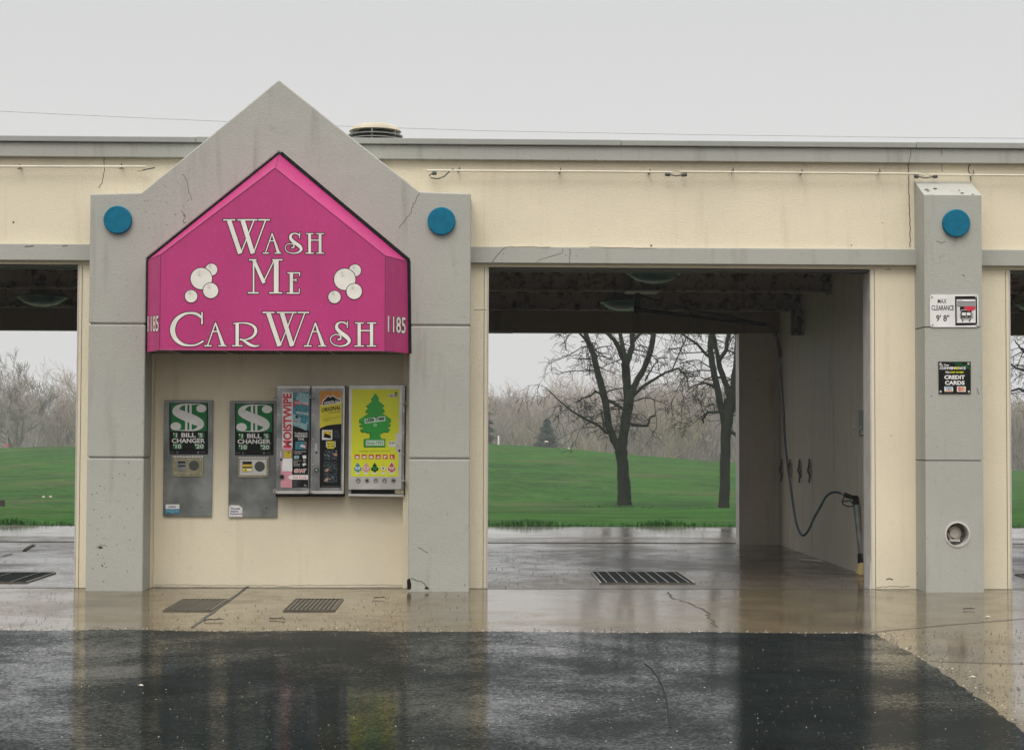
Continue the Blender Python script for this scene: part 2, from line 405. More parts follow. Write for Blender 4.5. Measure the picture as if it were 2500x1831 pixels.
sheet('asphalt_lot', edge, .014, 'wet_asphalt', .02)
# joints and cracks of the slabs
def ribbon(b, pts, w, mat, z, jit=0.0, sub=8):
    P = []
    for a, c_ in zip(pts[:-1], pts[1:]):
        for k in range(sub): t = k/sub; P.append(Vector((a[0]+(c_[0]-a[0])*t+rnd.uniform(-jit, jit), a[1]+(c_[1]-a[1])*t+rnd.uniform(-jit, jit), z)))
    P.append(Vector((*pts[-1][:2], z)))
    for a, c_ in zip(P[:-1], P[1:]):
        d = (c_-a).normalized(); q = Vector((-d.y, d.x, 0))*w/2; b.poly([a-q, c_-q, c_+q, a+q], mat)
def G2(*pl): return [(PG(x, y).x, PG(x, y).y) for x, y in pl]
b = MB()
ribbon(b, G2((607, 1431), (540, 1479), (470, 1531)), .028, 'crack', .003, .006)
ribbon(b, G2((2126, 1543), (2330, 1524), (2520, 1509)), .02, 'crack', .003, .004)
ribbon(b, G2((2268, 1613), (2400, 1618), (2540, 1621)), .02, 'crack', .003, .003)
ribbon(b, G2((1628, 1445), (1640, 1458), (1690, 1475), (1728, 1496), (1734, 1510), (1752, 1530)), .014, 'crack', .003, .022)
ribbon(b, [(XL, -.06), (XR, -.06)], .03, 'crack', .003, .006, 200)
tag(b.build('apron_joint'), kind='structure')
b = MB()
ribbon(b, [(PG(x, y, .014).x, PG(x, y, .014).y) for x, y in ((1572, 1618), (1590, 1632), (1605, 1652), (1617, 1675), (1626, 1705), (1632, 1740), (1636, 1775))], .009, 'black', .0165, .001)
tag(b.build('asphalt_seam'), kind='structure')
b = MB(); W_, D_ = 520, 12
b.add([(x, y, z) for y, z in ((300, -3.3), (370, 1.6), (438, 6.5)) for x in (-420, 0, 420)], [(0, 1, 4, 3), (1, 2, 5, 4), (3, 4, 7, 6), (4, 5, 8, 7)], 'brush')
tag(b.build('wooded_hillside'), kind='structure')
b = MB()
ribbon(b, [(XL, 6.72), (XR, 6.72)], .03, 'crack', .009, .008, 150)
ribbon(b, G2((1188, 1340), (1500, 1347), (1800, 1350)), .018, 'crack', .009, .004)
ribbon(b, G2((-40, 1350), (60, 1345), (178, 1345)), .05, 'crack', .009, .006)
ribbon(b, G2((60, 1345), (82, 1330)), .05, 'crack', .009, .012)
ribbon(b, G2((-20, 1365), (30, 1352)), .03, 'crack', .009, .012)
tag(b.build('slab_joint'), kind='structure')

# ================================================================ CAR WASH BUILDING
PF, YSN, YREC = -.35, -.77, .13
zt, zc2 = PY(1250, 339.5, -.09).z, PY(1250, 355, -.09).z
zb2 = PY(1250, 391, -.06).z
zl1, zl0 = PY(1250, 602.6, -.07).z, PY(1250, 642.5, -.07).z
bld = thing('car_wash_building', (1.0, 3.0, 0), 'long single storey car wash with cream stucco walls, grey trim and open wash bays', 'building')
def crackline(b, F, pts, w, off=.0015, amp=1.5, sub=5, mat='crack'):
    P = []
    for a, c_ in zip(pts[:-1], pts[1:]):
        for k in range(sub): t = k/sub; P.append((a[0]+(c_[0]-a[0])*t+rnd.uniform(-amp, amp), a[1]+(c_[1]-a[1])*t+rnd.uniform(-amp, amp)))
    P.append(pts[-1]); b.line(F, P, w, mat, off)
F0 = YF(0.0); FP = YF(PF); FC = YF(-.06); FL = YF(-.07)
# fascia
b = MB(); b.box(XL, XR, 0, .27, zl0-.03, zb2+.05, 'yellow_stucco')
crackline(b, F0, [(255, 383), (254, 425), (250, 445), (241, 460)], 1.4)
crackline(b, F0, [(2217, 399), (2219, 425), (2218, 450), (2220, 500), (2222, 560), (2222, 604)], 2.0, amp=1.0)
crackline(b, F0, [(2366, 401), (2364, 415), (2369, 430), (2370, 443)], 2.4)
crackline(b, F0, [(2300, 399), (2301, 420)], 1.2)
for x, y, r_ in ((33, 543, 2.6), (1590, 600, 2.6), (2079, 599, 1.6), (2155, 544, 1.2)): b.circ(F0, x, y, r_, 'crack', .0015, 8)
for k in range(26): b.line(F0, [(1048+k*3.2, 601+rnd.uniform(-1, 1)), (1050+k*3.2, 599)], 1.0, 'crack', .0015) if rnd.random() < .3 else None
b.build('fascia_wall', bld)
b = MB(); b.box(XL, XR, -.06, .0-.002, zb2, zc2, 'grey_stucco'); b.box(XL, XR, .0, .27, zb2+.05, zc2, 'grey_stucco')
crackline(b, FC, [(2223, 363), (2223, 375), (2222, 388), (2217, 398)], 1.3, amp=.8)
crackline(b, FC, [(2299, 363), (2299, 380)], 1.2)
b.build('cap_band', bld, bevel=.006)
b = MB()
for i, (x0, x1) in enumerate(((XL, -6.6), (-6.597, -2.6), (-2.597, 1.38), (1.383, 4.17), (4.173, 8.2), (8.203, XR))):
    b.box(x0, x1, -.09, .32, zc2+.004, zt-(.003 if i % 2 else 0), 'grey_paint')
b.build('coping', bld, bevel=.006)
# lintel bands
def lint(x0, x1, marks=()):
    b = MB(); b.box(x0, x1, -.07, -.002, zl0, zl1, 'grey_stucco')
    for pts, w in marks: crackline(b, FL, pts, w*.65, amp=.9)
    b.box(x0, x1, .02, .25, zl0-.055, zl0-.035, 'trim_dark')
    b.build('lintel', bld, bevel=.006)
xl0, xl1 = PY(215, 900, PF).x, PY(1148, 900, PF).x
xp0, xp1 = PY(2258.5, 950, PF).x, PY(2399, 950, PF).x
lint(XL, xl0+.02, [([(60, 602), (82, 601)], 3), ([(152, 601), (165, 600)], 3)])
lint(xl1-.02, xp0+.02, [([(1234, 603), (1215, 622), (1201, 641)], 2.0), ([(1375, 607), (1372, 618), (1345, 626), (1320, 634), (1308, 641)], 1.4), ([(1391, 607), (1393, 616), (1391, 630), (1391, 643)], 2.0),
     ([(1234, 603), (1300, 603), (1345, 604)], 1.6), ([(1440, 604), (1520, 605), (1600, 607)], 1.5), ([(1229, 619), (1230, 620)], 2.4), ([(1381, 623), (1382, 624)], 2.4), ([(1406, 625), (1407, 626)], 2.4)])
lint(xp1-.02, XR)
# front wall strips beside the openings
def xo(px): return PY(px, 1000, 0).x
OC = (xo(189), xo(1189), xo(2128), xo(2465))
WALLS = [(OC[0], xo(372), 'strip'), (xo(985), OC[1], 's'), (OC[2], OC[3], 's'), (OC[0]-3.606-1.6, OC[0]-3.606, 's'), (OC[3]+3.606, OC[3]+5, 's')]
for i, (x0, x1, _) in enumerate(WALLS):
    b = MB(); b.box(x0, x1, 0, .27, -.05, zl0-.032, 'yellow_stucco')
    if i == 2:
        b.line(F0, [(2164, 1414), (2172, 1412), (2180, 1415)], 3, 'crack', .0015); crackline(b, F0, [(2140, 1433), (2180, 1431), (2220, 1431)], 1.0)
        crackline(b, F0, [(2160, 657), (2175, 658)], 1.5)
    if i == 1: crackline(b, F0, [(1156, 757), (1188, 757)], 1.0, amp=.3)
    w = b.build('front_wall', bld)
    for sx, x in ((-1, x0), (1, x1)):
        if i == 0 and sx == 1 or i == 1 and sx == -1: continue
        t = MB(); xa, xb = (x-.012, x-.001) if sx < 0 else (x+.001, x+.012)
        t.box(xa, xb, -.004, .285, -.02, zl0-.035, 'trim_light')
        t.box((x+.028 if sx < 0 else x-.032), (x+.032 if sx < 0 else x-.028), -.003, .01, .0, zl0-.04, 'crack')
        if i == 2 and sx < 0: t.prism([(x-.03, -.02, -.01), (x-.012, -.02, .0), (x-.012, -.012, .30), (x-.02, -.012, .22)], (0, .2, 0), 'trim_light')
        t.build('corner_trim', w)
# recess wall behind the machines
b = MB(); b.box(xo(372)+.002, xo(985)-.002, YREC, .4, -.05, zl0-.03, 'yellow_stucco')
FR = YF(YREC)
for x, y in ((377, 930), (378, 960)): b.circ(FR, x, y, 1.6, 'crack', .0015, 8)
crackline(b, FR, [(378, 1427), (480, 1428), (600, 1428.5), (700, 1429), (850, 1428), (990, 1428)], .8, .0015, 1.0, 9)
b.build('recess_wall', bld)
# gabled portal: pillars and gable
zg1, zg2 = PY(282, 791, PF).z, PY(282, 1117.5, PF).z
px_in0, px_in1 = PY(354, 900, PF).x, PY(999, 900, PF).x
port = MB()
def PV(x, y): return PY(x, y, PF)
top = [Vector((xl0, PF, zg1+.006)), Vector((xl0, PF, PV(217, 474).z)), PV(345, 467), PV(681, 195), PV(1024, 467.6), Vector((xl1, PF, PV(1151, 473).z)), Vector((xl1, PF, zg1+.006)),
       Vector((px_in1, PF, zg1+.006)), Vector((px_in1, PF, PV(1000, 634).z)), PV(681, 371), Vector((px_in0, PF, PV(354, 631).z)), Vector((px_in0, PF, zg1+.006))]
top[2].z = top[1].z+.015; top[4].z = top[5].z+.015
port.prism(list(reversed(top)), (0, .37, 0), 'grey_stucco')
for x0, x1 in ((xl0, px_in0), (px_in1, xl1)):
    port.box(x0, x1, PF, .04 if x0 == xl0 else .04, zg2+.006, zg1-.006, 'grey_stucco')
    port.box(x0, x1, PF, .04, -.03, zg2-.006, 'grey_stucco')
    port.box(x0+.015, x1-.015, PF+.015, .03, -.03, zg1+.02, 'grey_paint')
mk = port
crackline(mk, FP, [(1024, 469), (1016, 490), (1008, 500), (1003, 520), (990, 535), (975, 558)], 1.0)
crackline(mk, FP, [(446, 425), (455, 440), (462, 470), (468, 490)], .9)
crackline(mk, FP, [(443, 515), (452, 525), (447, 540), (452, 545)], 1.0, amp=3)
crackline(mk, FP, [(1018, 1335), (1030, 1340), (1045, 1352)], 1.2)
crackline(mk, FP, [(1003, 1411), (1035, 1422), (1045, 1437)], 1.6)
crackline(mk, FP, [(234, 1336), (245, 1330), (262, 1334)], 1.0)
for k in range(26):
    x, y = rnd.uniform(350, 480), rnd.uniform(440, 560)
    if y > 632-(x-354)*.8-8: continue
    crackline(mk, FP, [(x, y), (x+rnd.uniform(-5, 5), y+rnd.uniform(-5, 5))], .6, amp=1.5, sub=2)
for k in range(40):
    x, y = rnd.uniform(212, 345), rnd.uniform(1130, 1425); r_ = rnd.uniform(.5, 1.6); mk.circ(FP, x, y, r_, 'crack', .0015, 6)
mk.pp(FP, [(238, 1337), (246, 1333), (252, 1337), (244, 1339)], 'black', .002); mk.pp(FP, [(247, 1376), (252, 1382), (249, 1383)], 'black', .002)
mk.pp(FP, [(993.5, 1415), (1001, 1411), (1004, 1426), (1003, 1438), (994, 1438)], 'black', .002); mk.pp(FP, [(1035, 1437), (1041, 1431), (1048, 1436), (1048, 1438)], 'black', .002)
portal = port.build('gabled_portal', bld, bevel=.012)
# right pilaster
b = MB()
z1f, z1b = PY(2330, 477, PF).z, PY(2300, 443, 0).z
zp1, zp2 = PY(2330, 799, PF).z, PY(2330, 1124, PF).z
b.prism([Vector((xp0, PF, zp1+.006)), Vector((xp0, .03, zp1+.006)), Vector((xp0, .03, z1b+.02)), Vector((xp0, -.001, z1b)), Vector((xp0, PF, z1f))], (xp1-xp0, 0, 0), 'grey_stucco')
b.box(xp0, xp1, PF, .03, zp2+.006, zp1-.006, 'grey_stucco')
b.box(xp0+.015, xp1-.015, PF+.015, .02, zp2-.02, zp1+.02, 'grey_paint')
# lowest block, with a round hole through its face
hc = PY(2337.5, 1304, PF); hr = .113
z0_, z1_ = -.03, zp2-.006
b.add([(xp0, PF, z0_), (xp0, .03, z0_), (xp0, .03, z1_), (xp0, PF, z1_), (xp1, PF, z0_), (xp1, .03, z0_), (xp1, .03, z1_), (xp1, PF, z1_)],
      [(0, 3, 2, 1), (4, 5, 6, 7), (3, 7, 6, 2), (0, 1, 5, 4), (1, 2, 6, 5)], 'grey_stucco')
angs = sorted([2*math.pi*i/40 for i in range(40)]+[math.atan2(zz-hc.z, xx-hc.x) % (2*math.pi) for xx in (xp0, xp1) for zz in (z0_, z1_)])
ci, ro = [], []
for a in angs:
    c_, s_ = math.cos(a), math.sin(a); ci.append((hc.x+hr*c_, PF, hc.z+hr*s_))
    t = min(((xp1-hc.x)/c_ if c_ > 1e-9 else (xp0-hc.x)/c_ if c_ < -1e-9 else 9e9), ((z1_-hc.z)/s_ if s_ > 1e-9 else (z0_-hc.z)/s_ if s_ < -1e-9 else 9e9))
    ro.append((hc.x+t*c_, PF, hc.z+t*s_))
k = len(angs); b.add(ci+ro, [(i, (i+1) % k, (i+1) % k+k, i+k) for i in range(k)], 'grey_stucco')
for x, y, w_, h_ in ((2262, 463, 6, 1.3), (2283, 461, 5, 1.6), (2349, 472, 5, 1.3), (2375, 475, 3, 1), (2342, 465, 2.4, .9), (2266, 467, 5, 1)):
    n3 = Vector((0, -(z1b-z1f), .35)).normalized(); sl = Face((0, PF, z1f), (0, -(z1b-z1f), -PF)); b.circ(sl, x, y, w_, 'black', .002, 10, h_)
crackline(b, FP, [(2286, 588), (2297, 594), (2308, 590)], 1.2, .0015, .5)
for a_, c_ in (((2385, 948), (2390, 962)), ((2350, 670), (2355, 676)), ((2273, 965), (2276, 968)), ((2238, 1398), (2240, 1402))): b.line(FP, [a_, c_], 1.6, 'crack', .0015)
pil = b.build('pilaster', bld)
b = MB(); b.lathe([(hr-.001, .14), (hr-.001, -.003), (hr+.008, -.006), (hr-.012, -.006), (hr-.012, .14)][::-1], hc, 'trim_light', 'Y', 40)
b.v = [(x, 2*hc.y-y if False else y, z) for x, y, z in b.v]
sock = MB(); Y_ = PF
for j in range(1):
    ring = lambda r_, y: [(hc.x+r_*math.cos(2*math.pi*i/40), y, hc.z+r_*math.sin(2*math.pi*i/40)) for i in range(40)]
    A_, B_, C_, D_ = ring(hr+.007, Y_-.006), ring(hr-.009, Y_-.008), ring(hr-.009, Y_+.11), ring(hr+.007, Y_-.0005)
    vv = D_+A_+B_+C_
    sock.add(vv, [(r0*40+i, r0*40+(i+1) % 40, (r0+1)*40+(i+1) % 40, (r0+1)*40+i) for r0 in range(3) for i in range(40)], 'trim_light')
    sock.poly(list(reversed(ring(hr-.009, Y_+.105))), 'stone')
sock.build('socket', pil, smooth=False)
s2 = MB(); Fh = YF(Y_+.10)
s2.knob(Fh, 2330, 1302, 17, 'vent_cream', 0, .012, 20); s2.knob(Fh, 2330, 1302, 11, 'trim_light', .012, .012, 16); s2.rslab(Fh, 2318, 1316, 2344, 1322, 'rivet', .02)
s2.line(Fh, [(2313, 1292), (2333, 1324)], 3, 'black', .016); s2.build('inlet', pil)
for (x, y, P_) in ((288.7, 538, portal), (1078, 541, portal), (2333, 546, pil)):
    c = PY(x, y, PF); d = MB(); r_ = .128
    d.lathe([(r_, 0), (r_, .03), (r_-.006, .036), (.0, .038)], (c.x, PF-.001, c.z), 'blue', 'Y', 48)
    d.build('disc', P_, smooth=True)
# partitions between the bays
X_A, X_B = xo(1106), 4.06
def partition(x0, x1, fr=.29):
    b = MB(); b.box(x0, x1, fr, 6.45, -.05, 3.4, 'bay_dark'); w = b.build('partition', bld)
    for sx, x in ((-1, x0), (1, x1)):
        p = MB(); yy = [.30, .62, 1.83, 3.06, 4.29, 5.5, 6.44]
        for a, c_ in zip(yy[:-1], yy[1:]): 
            p.box(min(x+sx*.001, x+sx*.008), max(x+sx*.001, x+sx*.008), a+.009, c_-.009, .0, 3.39, 'bay_wall')
        p.build('wall_panel', w)
partition(X_B, 4.71); partition(-3.39, X_A, .42); partition(-8.3, -7.63); partition(8.95, 9.6)
# rear wall
zr = PY(1500, 812, 6.45).z
cen = (OC[0]-1.803, (OC[1]+OC[2])/2, OC[3]+1.803)
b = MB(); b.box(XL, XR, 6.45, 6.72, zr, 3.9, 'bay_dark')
b.box(.142, .52, 6.42, 6.449, zr-.02, zr+.01, 'trim_light')
b.build('rear_header', bld)
rx = [XL, cen[0]-1.59, cen[0]+1.59, .14, cen[1]+1.585, cen[2]-1.59, cen[2]+1.59, XR]
for a, c_ in zip(rx[::2], rx[1::2]):
    b = MB(); b.box(a, c_, 6.451, 6.719, -.05, zr-.001, 'bay_wall'); w = b.build('rear_wall', bld)
    for x, s_ in ((a, -1), (c_, 1)):
        t = MB(); t.box(min(x, x+s_*.012), max(x, x+s_*.012), 6.445, 6.725, .0, zr-.003, 'trim_light'); t.build('corner_trim', w)
# roof, ceiling decks and beams
b = MB(); b.box(XL, XR, .28, 6.72, 3.55, 3.75, 'roofing'); b.build('roof', bld)
for (x0, x1) in ((-7.62, -3.40), (X_A+.01, 4.05), (4.72, 8.94)):
    b = MB(); n_ = 28; L = 6.16/n_
    for i in range(n_):
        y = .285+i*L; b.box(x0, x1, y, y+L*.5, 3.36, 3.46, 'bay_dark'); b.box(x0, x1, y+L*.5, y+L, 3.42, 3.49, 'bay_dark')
    b.build('ceiling_deck', bld)
    for Y, zb in ((3.15, 3.055), (4.9, 2.97)):
        b = MB(); xe = x1-.02
        b.box(x0, xe, Y, Y+.16, zb, zb+.025, 'rusty_steel'); b.box(x0, xe, Y+.07, Y+.085, zb+.025, zb+.26, 'rusty_steel'); b.box(x0, xe, Y, Y+.16, zb+.26, zb+.285, 'rusty_steel')
        b.box(xe, xe+.012, Y-.02, Y+.18, zb-.02, zb+.3, 'rusty_steel')
        for k in range(18): xx = x0+.15+k*.22; b.box(xx, xx+.12, Y-.02, Y+.17, zb+.287, zb+.34, 'grey_print')
        b.build('ceiling_beam', bld)
b = MB(); c = PX(1961, 753, 4.05); 
b.box(3.90, 4.04, c.y-.10, c.y-.06, 2.66, 2.97, 'rusty_steel'); b.box(3.88, 3.92, c.y-.12, c.y-.09, 2.66, 2.97, 'trim_dark'); b.box(3.96, 4.0, c.y-.13, c.y-.11, 2.66, 2.9, 'trim_dark')
b.build('wall_bracket', bld)

# ================================================================ AWNING SIGN
FA = YF(YSN)
sg = thing('awning_sign', PY(677, 860, PF), 'bright pink gabled box sign reading WASH ME CAR WASH over the change machines', 'sign')
gb = [PY(*p, PF-.004) for p in ((359.5, 863), (361.5, 637.5), (682, 377), (994, 638.5), (997, 864))]   # back outline on the portal
gf = [PY(*p, YSN) for p in ((390.5, 857), (392, 626), (671.5, 410.5), (941, 625), (944.5, 857))]         # front outline
gf[0].z = gf[4].z; gf[1].z = gf[3].z; gb[0].z = gb[4].z = gf[0].z; gb[1].z = gb[3].z
gf[0].x = gf[1].x; gf[4].x = gf[3].x
b = MB(); b.poly([gf[0], gf[4], gf[3], gf[2], gf[1]], 'pink')
b.build('face', sg)
def side(i, j, name):
    b = MB(); b.poly([gb[i], gf[i], gf[j], gb[j]], 'pink'); return b.build(name, sg)
side(1, 0, 'side_panel'); side(3, 4, 'side_panel').data.flip_normals(); side(1, 2, 'top_panel'); side(2, 3, 'top_panel')
b = MB()
for i, j in ((0, 1), (1, 2), (2, 3), (3, 4)):
    for (p, q) in ((gf[i], gf[j]),): b.tube([p+Vector((0, -.001, 0)), q+Vector((0, -.001, 0))], .0035, 'seam', 6)
for i in (1, 2, 3): b.tube([gf[i], gb[i]], .0035, 'seam', 6)
b.tube([gf[0], gf[4]], .006, 'seam', 6); b.tube([gf[0], gb[0]], .005, 'seam', 6); b.tube([gf[4], gb[4]], .005, 'seam', 6)
b.build('edge_trim', sg)
b = MB()                                        # black strips filling the gap between box and portal
for i, j in ((0, 1), (1, 2), (2, 3), (3, 4)):
    d = (gb[j]-gb[i]).normalized(); q = Vector((d.z, 0, -d.x)); s_ = 1 if (q.x*(gb[i].x-gf[2].x)+q.z*(gb[i].z-(gf[2].z-1))) > 0 else -1
    q = q*s_; w1 = (.012, .012, .034, .030)[i]
    b.prism([gb[i]-q*.02, gb[j]-q*.02, gb[j]+q*w1, gb[i]+q*w1], (0, .30, 0), 'black')
b.build('frame', sg)
b = MB(); zs = gf[0].z+.012
b.poly([(gf[0].x+.01, YSN+.01, zs), (gf[4].x-.01, YSN+.01, zs), (gb[4].x-.01, PF, zs), (px_in1-.01, YREC-.002, zs), (px_in0+.01, YREC-.002, zs), (gb[0].x+.01, PF, zs)], 'soffit')
for k in range(60):
    x = gf[0].x+.04+k*(gf[4].x-gf[0].x-.08)/60; b.box(x, x+.004, YSN+.02, YREC-.02, zs-.008, zs-.0005, 'trim_dark' if k % 15 else 'trim_light')
b.build('soffit', sg)
# lettering ------------------------------------------------------
def cr_path(P, sub=8):
    P = [tuple(p)+(() if len(p) == 3 else (.04,)) for p in P]; Q = [P[0]]+P+[P[-1]]; out = []
    for i in range(1, len(Q)-2):
        for k in range(sub):
            t = k/sub; o = []
            for a0, a1, a2, a3 in zip(Q[i-1], Q[i], Q[i+1], Q[i+2]):
                o.append(.5*(2*a1+(a2-a0)*t+(2*a0-5*a1+4*a2-a3)*t*t+(3*a1-a0-3*a2+a3)*t**3))
            out.append(tuple(o))
    out.append(Q[-2]); return out
SF = .04   # serif weight
GL = {
 'W': (1.37, [[(.17, .97, .13), (.50, .0, .13)], [(.52, .02, .035), (.90, .97, .035)], [(.57, .97, .13), (.87, 0, .13)], [(.89, .02, .035), (1.24, .97, .035)], [(0, .985, SF), (.35, .985, SF)], [(.42, .985, SF), (1.0, .985, SF)], [(1.03, .985, SF), (1.37, .985, SF)]], []),
 'A': (.92, [[(.14, .03, .05), (.46, .96, .05)], [(.46, 1.0, .05), (.78, .03, .15)], [(.31, .62, .05), (.60, .62, .05)], [(0, .02, .05), (.32, .02, .05)], [(.58, .02, .05), (.92, .02, .05)]], []),
 'H': (.95, [[(.21, .0, .14), (.21, 1, .14)], [(.74, 0, .14), (.74, 1, .14)], [(.2, .66, .05), (.74, .66, .05)], [(0, .02, .05), (.42, .02, .05)], [(.03, .98, .05), (.40, .98, .05)], [(.53, .02, .05), (.95, .02, .05)], [(.55, .98, .05), (.95, .98, .05)]], []),
 'M': (1.03, [[(.17, .0, .045), (.17, .97, .045)], [(.17, .99, .10), (.48, .30, .10)], [(.46, .32, .035), (.78, .97, .035)], [(.84, 0, .14), (.84, .98, .14)], [(.03, .98, SF), (.26, .98, SF)], [(.72, .98, SF), (1.03, .98, SF)], [(0, .015, SF), (.32, .015, SF)], [(.63, .015, SF), (1.02, .015, SF)]], []),
 'E': (.65, [[(.22, .0, .15), (.22, 1, .15)], [(.04, .97, .06), (.60, .97, .06)], [(.59, .99, .06), (.59, .80, .03)], [(.22, .64, .05), (.44, .64, .05)], [(.43, .72, .04), (.43, .55, .04)], [(0, .03, .06), (.58, .03, .06)], [(.57, .0, .03), (.58, .24, .05)]], []),
 'R': (1.15, [[(.22, .0, .14), (.22, .98, .14)], [(0, .02, .05), (.44, .02, .05)]], [[(.05, .96, .04), (.4, .99, .05), (.72, .95, .07), (.94, .80, .11), (.97, .58, .12), (.82, .38, .09), (.55, .28, .05), (.32, .27, .04)], [(.34, .33, .03), (.52, .22, .09), (.72, .08, .12), (.93, .01, .08), (1.14, .035, .03)]]),
 'C': (1.03, [[(.965, 1.0, .04), (.965, .64, .05)]], [[(.95, .84, .07), (.80, .945, .08), (.60, .97, .06), (.40, .92, .08), (.20, .76, .12), (.10, .50, .15), (.17, .24, .13), (.36, .07, .09), (.58, .02, .05), (.80, .04, .05), (1.01, .15, .05)]]),
 'S': (.80, [[(.66, 1.0, .035), (.65, .72, .03)]], [[(.65, .85, .04), (.56, .93, .06), (.42, .955, .05), (.29, .88, .09), (.27, .72, .12), (.42, .54, .15), (.64, .36, .15), (.72, .20, .11), (.60, .06, .07), (.38, .015, .045), (.15, .08, .04), (.04, .24, .035), (.08, .39, .035), (.22, .47, .035), (.36, .45, .04), (.42, .36, .05), (.38, .28, .06), (.29, .28, .04)]]),
}
def stroke(b, F, pts, mat, off, sx, sy, X0, Y1, grow, H):
    P = [(x, y, w+2*grow) for x, y, w in pts]
    def ext(p, q, g):
        d = math.hypot(p[0]-q[0], p[1]-q[1]) or 1; return (p[0]+(p[0]-q[0])/d*g, p[1]+(p[1]-q[1])/d*g, p[2])
    if grow: P[0], P[-1] = ext(P[0], P[1], grow), ext(P[-1], P[-2], grow)
    L, Rr = [], []
    for i, (x, y, w) in enumerate(P):
        x1, y1, _ = P[max(i-1, 0)]; x2, y2, _ = P[min(i+1, len(P)-1)]; d = math.hypot(x2-x1, y2-y1) or 1
        nx, ny = -(y2-y1)/d*w/2, (x2-x1)/d*w/2
        L.append(F(X0+(x+nx)*sx, Y1-(y+ny)*sy, off)); Rr.append(F(X0+(x-nx)*sx, Y1-(y-ny)*sy, off))
    n = len(P); b.add(L+Rr, [(i, i+n, i+n+1, i+1) for i in range(n-1)], mat)
def letter(b, F, ch, x0, y0, x1, y1, o1=.55):
    w, straight, curved = GL[ch]; sx, sy = (x1-x0)/w, (y1-y0); k = 0
    allst = straight+[cr_path(c) for c in curved]
    g = 1.9/sy
    for st in allst: stroke(b, F, st, 'ink', .0010+.00012*k, sx, sy, x0, y1, g, sy); k += 1
    for st in allst: stroke(b, F, st, 'cream', .0030+.00012*k, sx, sy, x0, y1, 0, sy); k += 1
b = MB()
for ch, x0, y0, x1, y1 in (('W', 545, 536, 659, 619.5), ('A', 641, 569.5, 687, 619.5), ('S', 694, 568, 740, 619.5), ('H', 746, 570, 791.5, 619.5), ('M', 605, 633, 690, 716.5), ('E', 699.5, 665, 734.7, 717.5),
                       ('C', 413, 762, 498.5, 845), ('A', 498.5, 787.5, 553, 845.5), ('R', 566, 788, 634.5, 845.5), ('W', 641, 762, 754.8, 845), ('A', 741.8, 787.5, 797, 846), ('S', 804, 784, 858, 846), ('H', 865, 787.5, 919, 846)):
    letter(b, FA, ch, x0, y0, x1, y1)
b.build('lettering', sg)
for dx, s_, ox in ((0, 4.349, 350), (0, 4.347, 680)):
    b = MB()
    for k, (x, y, r_) in enumerate((((722, 690, 68), (615, 785, 118), (715, 912, 85), (507, 972, 70)) if ox == 350 else ((812, 698, 68), (703, 792, 118), (803, 920, 86), (594, 980, 70)))):
        x, y, r_ = ox+x/s_, 500+y/s_, r_/s_
        b.circ(FA, x, y, r_+.6, 'ink', .0012+.0008*k, 36); b.circ(FA, x, y, r_-1.1, 'cream', .0016+.0008*k, 36)
        q = r_*.12
        for a, c_ in (((-3, -5), (1, 3)), ((0, -6), (-1, 3)), ((-5, -1), (3, -3)), ((-5, 2), (3, 0)), ((-3, 1), (3, 4))):
            b.line(FA, [(x-r_*.15+a[0]*q*.6, y-r_*.35+a[1]*q*.6-2), (x-r_*.15+c_[0]*q*.6, y-r_*.35+c_[1]*q*.6-2)], .45, 'grey_print', .0019+.0008*k)
    b.build('bubbles', sg)
def facet(i0, i1): # plane of a canted side
    n = (gf[i0]-gb[i0]).cross(gb[i1]-gb[i0]).normalized(); n = n if n.y < 0 else -n
    return Face(gb[i0], n)
for F_, x0, y0, x1, y1, sl in ((facet(0, 1), 360.5, 772, 387, 811, -.06), (facet(4, 3), 947, 771, 990.5, 811, .09)):
    b = MB()
    text(b, F_, '1185', x0-.6, y0-1, x1+.6, y1+1, 'ink', .002, .055, 0, sl=sl); text(b, F_, '1185', x0, y0, x1, y1, 'cream', .004, .015, 0, sl=sl)
    b.build('street_number', sg)

